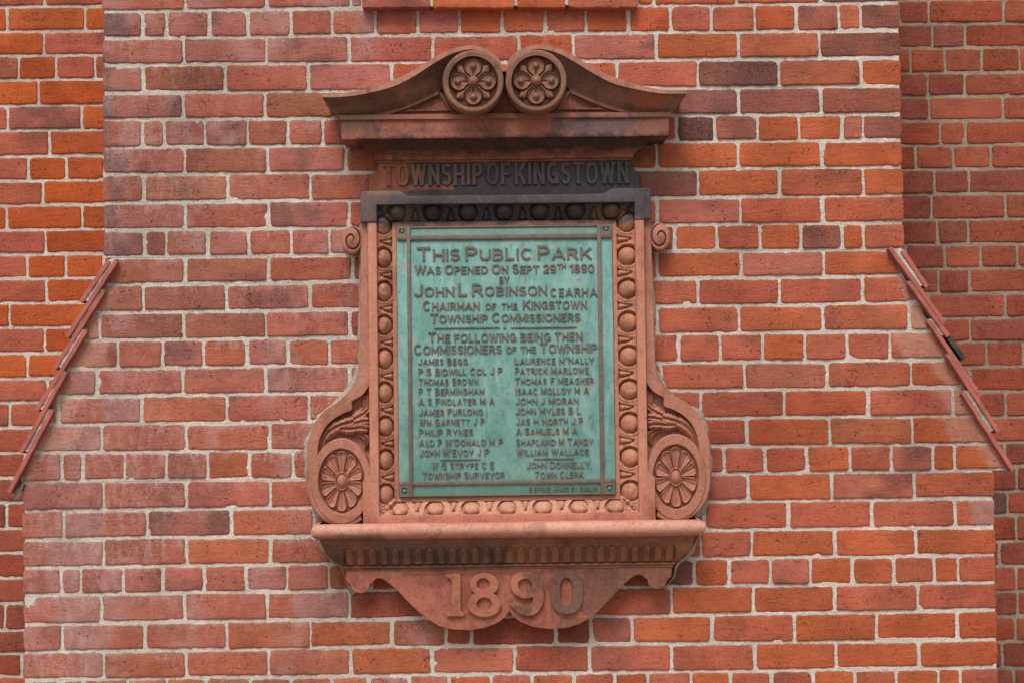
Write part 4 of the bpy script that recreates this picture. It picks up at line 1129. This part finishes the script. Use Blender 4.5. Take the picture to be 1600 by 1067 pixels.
    blade([(550, 657), (561, 651), (570, 645)], [5, 7, 4.5], [.034, .040, .028])
    blade([(554, 661), (566, 658), (576, 657)], [4.5, 6, 4.5], [.046, .044, .030])
    blade([(553, 669), (565, 668), (575, 670)], [5, 7, 5], [.044, .046, .032])
    blade([(566, 648), (573, 642), (577, 637)], [3.5, 4.5, 2.5], [.028, .030, .02])
    blade([(544, 655), (557, 648), (567, 641), (571, 633)], [2.5, 4, 4.5, 1], [.022, .024, .022, .01])
    blade([(574, 641), (571.5, 629), (573, 619), (575, 611)], [3, 4, 3.5, 1], [.020, .026, .024, .01])
    blade([(536, 677), (552, 676), (565, 679), (573, 687), (571, 701)], [1.2, 2.2, 3.4, 4.2, 1], [.020, .028, .032, .030, .014])
    lf = mesh_obj('acanthus_leaf', LV, LF, M_CONS, body); fix_normals(lf); autosmooth(lf, 50)
    return body
bracket(-1); bracket(1)

# --- sill
sr = [(497, 817.5, 1092, 812.5, 0.04), (497, 817, 1092, 812, 0.118)]
for i in range(0, 11):
    a = math.pi/2-math.pi*i/10
    sr.append((497-11.5*math.cos(a), 829.5-11.5*math.sin(a), 1092+11.5*math.cos(a), 824.5-11.5*math.sin(a), 0.128+0.022*math.cos(a)))
sr += [(501, 842.5, 1087, 837.5, 0.118), (501.5, 843, 1086.5, 838, 0.104)]
moulding('sill', rows(sr), M_SILL, mem, warp=0.0012)
moulding('sill_fillet', rows([(501.5, 842.6, 1086.5, 837.6, 0.10), (502, 843, 1086, 838, 0.1165), (502, 845.5, 1086, 840.5, 0.1165), (503, 846.5, 1085, 841.5, 0.110), (503.5, 849.5, 1084.5, 844.5, 0.110), (504.5, 850.5, 1083.5, 845.5, 0.104), (504.5, 853, 1083.5, 848, 0.104)]), M_FLUTE, mem)
# fluted cavetto
def fluting():
    n = 22; r0, r1 = (505, 853, 1083, 848, 0.102), (533, 883, 1056, 878.5, 0.064)
    prof = [r0]+curve_rows(r0, r1, n, 'ovolo')+[r1]
    prof = []
    for i in range(n+1):
        s = i/n; a = s; b = 1-math.sqrt(max(0, 1-s*s)) if True else s
        q = s**1.7
        prof.append((r0[0]+(r1[0]-r0[0])*q, r0[1]+(r1[1]-r0[1])*s, r0[2]+(r1[2]-r0[2])*q, r0[3]+(r1[3]-r0[3])*s, r0[4]+(r1[4]-r0[4])*q))
    x0, x1 = X(546.5, 870, 0.085), X(1046, 865, 0.085); NT_ = 28; pit = (x1-x0)/NT_
    ns = 560; V = []
    for i, r in enumerate(prof):
        A, B = P(r[0], r[1], r[4]), P(r[2], r[3], r[4]); z = (A.z+B.z)/2
        s = i/n
        V.append((A.x, 0.004, z))
        for k in range(ns+1):
            x = A.x+(B.x-A.x)*k/ns
            ph = (x-x0)/pit; u = abs(ph-round(ph))*2          # 0 mid tongue, 1 between
            inr = x > x0-pit*0.5 and x < x1+pit*0.5
            h = 0.0
            if inr:
                top = 0.10+0.16*(u/0.74)**2 if u < 0.74 else 9
                t = 1.0 if (u < 0.74 and s > top and s < 0.93) else 0.0
                edge_ = min(1, (s-top)/0.07)*min(1, (0.74-u)/0.10) if t else 0
                # rounded tongue raised from a hollow ground
                h = -0.007*math.sin(math.pi*min(1, max(0, (s-0.08)/0.88))) if s > 0.08 else 0
                if t: h = h+(0.010*math.sqrt(max(0, 1-(u/0.80)**2))+0.002)*min(1, edge_*1.5)
            else:
                q = fbm(np.array([x*1.0]), np.array([z]), 45, 2)[0]; h = 0.004*q*math.sin(math.pi*s)
            V.append((x, -(r[4]+h), z))
        V.append((B.x, 0.004, z))
    ob = mesh_obj('fluted_band', V, grid_faces(n+1, ns+3), M_FLUTE, mem); fix_normals(ob); autosmooth(ob, 40)
fluting()
moulding('lower_fillet', rows([(533, 882.5, 1056, 878, 0.062), (533, 883, 1056, 878.5, 0.070), (535, 886, 1054, 881.5, 0.070), (537, 886.8, 1052, 882.3, 0.063), (538, 890.3, 1051.5, 885.8, 0.063), (539, 891, 1051, 886.5, 0.045)]), M_FLUTE, mem)

# --- apron with the date
AL = [(540, 888), (540, 891), (540.5, 907), (545, 910), (548, 915), (551, 921), (556, 925), (565, 926.4), (572, 923.5), (577, 918), (578.5, 910.5), (583, 908.5), (586, 904.5), (590, 902.8), (597, 903.5), (606, 909), (620.6, 921), (635, 937), (651.5, 953), (668, 967.5), (686.6, 977.5), (707, 982.8), (732, 984), (759, 980), (780, 971), (790, 962.5), (795.5, 954.5)]
wl = [P(*q, 0.06) for q in AL]
cusp = X(796, 955, 0.06)
ar = [(v.x, v.z) for v in wl]; axa = (X(539.5, 900, 0.06)+X(1050, 895, 0.06))/2
axa = cusp*0.5+axa*0.5
ar2 = [(2*axa-x, z) for x, z in ar][::-1]
prism('apron', ar+ar2, 0.06, 0.0, M_APR, mem, 0.003, raw=True)
apron = bpy.data.objects['apron']
def numeral(splines, nm):
    cu = bpy.data.curves.new(nm, 'CURVE'); cu.dimensions = '2D'; cu.fill_mode = 'BOTH'; cu.extrude = 0.0058; cu.bevel_depth = 0.0022; cu.bevel_resolution = 2; cu.offset = -0.001
    for pts in splines:
        w = [P(x, y, 0.066) for x, y in pts]; sp = cu.splines.new('POLY'); sp.points.add(len(w)-1); sp.use_cyclic_u = True
        for q, v in zip(sp.points, w): q.co = (v.x, v.z, 0, 1)
    ob = bpy.data.objects.new(nm, cu); col.objects.link(ob); bpy.context.view_layer.update()
    me = bpy.data.meshes.new_from_object(ob.evaluated_get(dg())); bpy.data.objects.remove(ob)
    for v in me.vertices: v.co = Vector((v.co.x, -0.0645-v.co.z, v.co.y))
    me.flip_normals(); me.materials.clear(); me.materials.append(M_NUM)
    o2 = bpy.data.objects.new('numeral', me); col.objects.link(o2); put(o2, apron); fix_normals(o2); autosmooth(o2, 40); return o2
def ell(cx, cy, rx, ry, n=2.0, m_=40):
    o = []
    for i in range(m_):
        a = 2*math.pi*i/m_; c, s = math.cos(a), math.sin(a)
        o.append((cx+rx*math.copysign(abs(c)**(2/n), c), cy+ry*math.copysign(abs(s)**(2/n), s)))
    return o
numeral([[(719, 896.5), (719, 952.5), (721, 955.5), (725, 957.5), (725, 961.5), (698, 961.5), (698, 957.5), (704, 955.5), (706, 952.5), (706, 906), (703, 903.5), (698.5, 902), (698, 897.5), (706, 896.5)]], 'n1')
ys = [895.5+(962.5-895.5)*i/44 for i in range(45)]
def hw(y):
    a = 1-((y-912.5)/17.2)**2; b = 1-((y-943.6)/19.2)**2
    return max(22*math.sqrt(a) if a > 0 else 0, 26*math.sqrt(b) if b > 0 else 0)
right_ = [(756.8+hw(y), y) for y in ys]; left_ = [(756.8-hw(y), y) for y in ys][::-1]
numeral([right_+left_, ell(755, 912, 11, 9.7), ell(757, 943, 12.5, 10.8)], 'n8')
n9 = [(165, 545), (230, 560), (275, 610), (290, 690), (285, 770), (260, 830), (215, 870), (165, 880), (110, 865), (65, 830), (40, 795), (70, 765), (105, 785), (140, 805), (175, 808), (200, 790), (212, 755), (207, 730), (170, 745), (120, 742), (70, 715), (42, 670), (40, 620), (60, 580), (105, 552)]
n9 = [(790+x/4.848, 780+y/4.848) for x, y in n9]
numeral([n9, ell(820, 913, 11.3, 10)], 'n9')
numeral([ell(885.3, 924.8, 25.2, 33.4, 2.5, 48), ell(885, 923.5, 10.5, 21.5, 2.8, 40)], 'n0')

# --- mortar pointing round the memorial
def mirp(path):   # same path on the right-hand side, in photo pixels of the mirrored world point (kept as world)
    return path
def collar(inner, outer, side, pin=0.012, pout=-0.0035, amp=0.004):
    sub = 8
    def dense(path): return densify(path, (len(path)-1)*sub+1)
    A, B = dense(inner), dense(outer); V = []; nc = 7
    for a, b in zip(A, B):
        va, vb = P(*a, pin), P(*b, pout)
        if side > 0: va, vb = mir(va), mir(vb)
        wv = 0.55+0.6*float(fbm(np.array([va.x*1.0]), np.array([va.z]), 16, 2)[0]); vb = va.lerp(vb, max(0.1, wv))
        for j in range(nc):
            s = j/(nc-1); c = va.lerp(vb, s); c.y = -(pin+(pout-pin)*s**2.2)
            q = float(fbm(np.array([c.x]), np.array([c.z]), 50, 3)[0]); q2 = float(fbm(np.array([c.x+9]), np.array([c.z+4]), 40, 3)[0])
            V.append((c.x+q*amp*2*s, c.y-0.002*q2, c.z+q2*amp*2*s))
    n = len(A); base = len(V)
    for i in range(n):
        v = V[i*nc+nc-1]; V.append((v[0], 0.006, v[2]))
    f = grid_faces(n, nc)+[(i*nc+nc-1, (i+1)*nc+nc-1, base+i+1, base+i) for i in range(n-1)]
    ob = mesh_obj('mortar_pointing', V, f, M_MORT_P, mem); fix_normals(ob)
for side in (-1, 1):
    collar([(565, 350), (565, 420), (563, 500), (562, 560), (560, 585), (548, 612), (532, 626), (500, 652), (490, 670), (483, 692), (481, 720), (481, 750), (486, 780), (497, 802), (515, 815)],
           [(559, 352), (557, 420), (556, 500), (555, 560), (551, 582), (539, 604), (522, 620), (493, 641), (481, 662), (474, 690), (472, 720), (471, 752), (475, 786), (484, 808), (492, 820)], side)
    collar([(520, 152), (530, 166), (546, 188), (550, 212)], [(499, 153), (506, 170), (524, 196), (530, 216)], side, amp=0.003)
    collar([(498, 843), (508, 858), (520, 874), (536, 888), (542, 908), (556, 925)], [(491, 848), (499, 864), (511, 880), (527, 896), (533, 912), (548, 931)], side, amp=0.003)

# ------------------------------------------------------------------ bronze plaque
plq = root('bronze_plaque', (P(791, 772).x, -0.03, P(791, 772).z), 'green verdigris bronze plaque with raised inscription, framed by the terracotta memorial', 'plaque')
PF = 0.040
def verdigris(name):
    t = NT(name)
    n0 = t.noise(11, 6, 0.7); n1 = t.noise(28, 5, 0.7); n2 = t.noise(210, 3, 0.7); dr = t.noise(10, 5, 0.65, vec=t.scaled((2.5, 1, 0.5)))
    st = t.noise(15, 5, 0.7, vec=t.scaled((3.0, 1, 0.35))); st2 = t.noise(34, 4, 0.7, vec=t.scaled((2.0, 1, 0.4)))
    c = t.mix(t.ramp(n0, 0.38, 0.62), L4(98, 149, 141), L4(127, 173, 168))
    c = t.mix(t.ramp(dr, 0.50, 0.66, 0, 0.55), c, L4(158, 194, 188))
    c = t.mix(t.ramp(st, 0.52, 0.66, 0, 0.62), c, L4(92, 136, 124))
    c = t.mix(t.ramp(st2, 0.55, 0.68, 0, 0.55), c, L4(112, 128, 112))
    c = t.mix(t.ramp(n1, 0.56, 0.70, 0, 0.5), c, L4(100, 150, 134))
    c = t.mix(t.ramp(t.noise(12, 5, 0.7), 0.55, 0.66, 0, 0.6), c, L4(158, 176, 152))
    c = t.mix(t.ramp(n2, 0.56, 0.70, 0, 0.55), c, L4(84, 116, 104))
    c = t.mix(t.ramp(t.noise(20, 6, 0.75), 0.50, 0.60, 0, 0.5), c, L4(116, 172, 166))
    c = t.mix(t.ramp(t.noise(17, 6, 0.8, vec=t.scaled((1.0, 1, 0.9))), 0.57, 0.68, 0, 0.6), c, L4(96, 128, 114))
    c = t.mix(t.ramp(t.noise(95, 4, 0.75), 0.58, 0.68, 0, 0.7), c, L4(92, 104, 94))
    q = t.xyz()
    lo = t.patch(X(792, 360), Z(792, 358), 0.34, 0.030, 0.02, n1, 0.08)
    c = t.mix(t.math('MULTIPLY', lo, 0.55), c, L4(104, 132, 116))
    lo = t.patch(X(792, 768), Z(792, 768), 0.34, 0.022, 0.012, n1, 0.06)
    c = t.mix(t.math('MULTIPLY', lo, 0.7), c, L4(96, 138, 118))
    return t.done(c, 0.6, t.bump(t.math('ADD', n2, t.math('MULTIPLY', n1, 0.6)), 0.35, 0.0012), 0.35)
def patina(name):
    t = NT(name)
    n1 = t.noise(34, 4, 0.65); n2 = t.noise(240, 3, 0.7)
    c = t.mix(t.ramp(n1, 0.4, 0.64), L4(122, 103, 91), L4(98, 85, 76))
    c = t.mix(t.ramp(n1, 0.56, 0.68, 0, 0.7), c, L4(104, 140, 126))
    c = t.mix(t.ramp(n2, 0.60, 0.72, 0, 0.4), c, L4(118, 150, 132))
    return t.done(c, 0.5, t.bump(n2, 0.3, 0.0008), 0.4)
M_VERD = verdigris('verdigris_bronze'); M_PAT = patina('brown_bronze_patina')
box('plate', (QL+0.001, -(PF), QB+0.001), (QR-0.001, -0.012, QT-0.001), M_VERD, plq, 0.0015)
sp_ = (DIST-PF)/F
VL0, VL1 = X(637.5, 560, PF), X(643, 560, PF); VR0, VR1 = X(935.5, 560, PF), X(941.5, 560, PF)
HT1, HT0 = (Z(640, 367.5, PF)+Z(940, 365.5, PF))/2, (Z(640, 375.5, PF)+Z(940, 372.5, PF))/2
HB1, HB0 = (Z(642, 751.5, PF)+Z(942, 747.5, PF))/2, (Z(642, 757.5, PF)+Z(942, 754, PF))/2
hb = PF+0.0075
def bar(x0, z0, x1, z1, h=hb):
    return box('border', (x0, -h, z0), (x1, -PF+0.001, z1), M_PAT, plq, 0.0015)
bar(VL0, QB+0.002, VL1, QT-0.002); bar(VR0, QB+0.002, VR1, QT-0.002)
bar(QL+0.002, HT0, QR-0.002, HT1, hb-0.0007); bar(QL+0.002, HB0, QR-0.002, HB1, hb-0.0007)
bw = 3.2*sp_
def cframe(x0, z0, x1, z1):
    o = [(x0, z0), (x1, z0), (x1, z1), (x0, z1)]; i = [(x0+bw, z0+bw), (x1-bw, z0+bw), (x1-bw, z1-bw), (x0+bw, z1-bw)]
    V = []
    for (ax_, az_), (bx_, bz_) in zip(o, i): V += [(ax_, -PF+0.001, az_), (ax_, -(hb-0.0014), az_), (bx_, -(hb-0.0014), bz_), (bx_, -PF+0.001, bz_)]
    f = [(4*k+j, 4*k+j+1, 4*((k+1) % 4)+j+1, 4*((k+1) % 4)+j) for k in range(4) for j in range(3)]
    ob = mesh_obj('corner_frame', V, f, M_PAT, plq, smooth=False); fix_normals(ob)
    cx, cz = (x0+x1)/2, (z0+z1)/2
    bm = bmesh.new(); bmesh.ops.create_uvsphere(bm, u_segments=14, v_segments=8, radius=1)
    for v in bm.verts: v.co = Vector((cx+v.co.x*3.0*sp_, -(PF+0.0005)-max(v.co.z, -0.1)*0.0065, cz+v.co.y*3.0*sp_))
    me = bpy.data.meshes.new('bolt'); bm.to_mesh(me); bm.free(); me.materials.append(M_VERD)
    ob = bpy.data.objects.new('bolt', me); col.objects.link(ob); put(ob, plq); fix_normals(ob); autosmooth(ob, 60)
cframe(QL+0.003, HT1-0.0002, VL0, QT-0.003); cframe(VR1, HT1-0.0002, QR-0.003, QT-0.003)
cframe(QL+0.003, QB+0.003, VL0, HB0); cframe(VR1, QB+0.003, QR-0.003, HB0)
# thin outer lips along top and bottom
bar(VL1, QB+0.002, VR0, QB+0.002+2.6*sp_, PF+0.004); bar(VL1, QT-0.002-2.6*sp_, VR0, QT-0.002, PF+0.004)
# worn inscription
S = 0.83; S2 = 0.66
def caps(txt, s=S):
    r = []
    for i, w in enumerate(txt.split(' ')):
        if i: r.append((' ', 1, 0))
        if w.startswith('_'): r.append((w[1:], S2, 0)); continue
        if w.startswith('='): r.append((w[1:], 1, 0)); continue
        r.append((w[0], 1, 0))
        if len(w) > 1: r.append((w[1:], s, 0))
    return r
def ins(runs, x0, x1, yb, h, hw=0.085, gap=0.13, sp=0.36, tilt=None):
    mid = (x0+x1)/2; tl = 0.0122 if tilt is None else tilt
    text_line('inscription', runs, x0, x1, yb+tl*(mid-x0), yb-tl*(x1-mid), PF, h, M_PAT, plq, 1.0, hw, gap, sp)
ins(caps('THIS PUBLIC PARK'), 651.6, 924, 407, 22.5, 0.086, 0.17, 0.20)
ins([('W', 1, 0), ('AS', S, 0), (' ', 1, 0), ('O', 1, 0), ('PENED', S, 0), (' ', 1, 0), ('O', 1, 0), ('N', S, 0), (' ', 1, 0), ('S', 1, 0), ('EPT', S, 0), (' 29', .92, 0), ('TH', .55, .40), (' 1890', .92, 0)], 648, 928.4, 427.6, 14.6, 0.086, 0.12, 0.34)
ins([('BY', 1, 0)], 780, 795.6, 443, 10.8, 0.078, 0.14)
ins(caps('JOHN L ROBINSON', 0.74), 647, 855, 463, 20, 0.086, 0.17, 0.2)
ins([('CEARHA', 1, 0)], 860, 933, 463.5, 13.2, 0.08, 0.2)
ins(caps('CHAIRMAN _OF _THE KINGSTOWN'), 660.6, 917, 484, 15, 0.086, 0.13, 0.5)
ins(caps('TOWNSHIP COMMISSIONERS'), 672, 907, 503.4, 15, 0.086, 0.12, 0.34)
ins([('T', 1, 0), ('HE', .8, 0), (' FOLLOWING', .8, 0), (' BEING', .8, 0), (' THEN', .8, 0)], 669, 910, 533.6, 16.2, 0.086, 0.13, 0.36)
ins(caps('COMMISSIONERS _OF _THE TOWNSHIP', 0.86), 647, 933, 551.4, 15.6, 0.078, 0.12, 0.32)
LEFT = [('JAMES BEGG', 731), ('P S BIDWILL COL J P', 785), ('THOMAS BROWN', 747), ('P T BERMINGHAM', 756.7), ('A S FINDLATER M A', 772.5), ('JAMES FURLONG', 754.7), ('WM GARNETT J P', 757), ('PHILIP RYNES', 739), ("ALD P M'DONALD M P", 785.5), ("JOHN M'EVOY J P", 764)]
RIGHT = [("LAURENCE M'NALLY", 928), ('PATRICK MARLOWE', 920), ('THOMAS F MEAGHER', 928), ('ISAAC MOLLOY M A', 920), ('JOHN J MORAN', 904), ('JOHN MYLES B L', 907.5), ('JAS H NORTH J P', 911), ('A SAMUELS M A', 902.5), ('SHAPLAND M TANDY', 927), ('WILLIAM WALLACE', 920)]
YL = [569.3, 585, 600.8, 616, 631.8, 648, 663.8, 679.5, 695.7, 711.7]; YR = [568, 583.4, 599.6, 615, 630.7, 646.4, 662.6, 678, 694.8, 710.6]
def caps2(txt):
    txt = txt.replace("M'", "M' ~"); r = []
    for i, w in enumerate(txt.split(' ')):
        if w.startswith('~'): w = w[1:]
        elif i: r.append((' ', 1, 0))
        r.append((w[0], 1, 0))
        if len(w) > 1: r.append((w[1:], 0.88, 0.12 if "'" in w else 0))
    return r
for i in range(10):
    ins(caps2(LEFT[i][0]), 653.5+i*0.2, LEFT[i][1], YL[i], 10.8, 0.068, 0.17, 0.38)
    ins(caps2(RIGHT[i][0]), 804.5+i*0.25, RIGHT[i][1], YR[i], 10.8, 0.068, 0.17, 0.38)
ins(caps2('W G STRYPE C E'), 674, 772, 732, 10.8, 0.068, 0.15, 0.36); ins(caps2('TOWNSHIP SURVEYOR'), 659.5, 788.5, 747, 10.8, 0.068, 0.16, 0.36)
ins(caps2('JOHN DONNELLY'), 823, 921.7, 730.8, 10.8, 0.068, 0.15, 0.36); ins(caps2('TOWN CLERK'), 835.7, 911, 746, 10.8, 0.068, 0.16, 0.36)
ins([('B BYRNE JAMES ST DUBLIN', 1, 0)], 827, 933, 766.5, 6.4, 0.07, 0.2, 0.4)
def rule(x0, x1, y, w):
    A, B = P(x0, y+0.0122*(x1-x0)/2, PF), P(x1, y-0.0122*(x1-x0)/2, PF); z = (A.z+B.z)/2; n = 13; V = []
    for i in range(n):
        s = i/(n-1); x = A.x+(B.x-A.x)*s; hh = w*sp_/2*(0.35+0.65*math.sin(math.pi*s)**0.5)
        V += [(x, -PF+0.0005, z-hh), (x, -PF-0.004, z-hh*0.5), (x, -PF-0.004, z+hh*0.5), (x, -PF+0.0005, z+hh)]
    f = grid_faces(n, 4)+[(0, 1, 2, 3), (4*n-4, 4*n-3, 4*n-2, 4*n-1)]
    ob = mesh_obj('rule', V, f, M_PAT, plq, smooth=False); fix_normals(ob)
rule(678, 781, 512.5, 3.2); rule(798, 901, 511.8, 3.2); rule(786.5, 791, 512.5, 3.6); rule(687.6, 750.6, 717.6, 2.6); rule(834, 896, 716.2, 2.6)

# ------------------------------------------------------------------ ground in front of the wall (below the frame)
t = NT('gravel'); cg = t.mix(t.ramp(t.noise(60, 4, 0.7), 0.4, 0.62), L4(176, 166, 152), L4(146, 136, 124)); M_GR = t.done(cg, 0.95, t.bump(t.noise(120, 3), 0.8, 0.01), 0.1)
g = mesh_obj('ground', [(-400, -400, 0), (400, -400, 0), (400, 400, 0), (-400, 400, 0)], [(0, 1, 2, 3)], M_GR, smooth=False); g['kind'] = 'structure'; g['label'] = 'pale gravel ground at the foot of the wall'
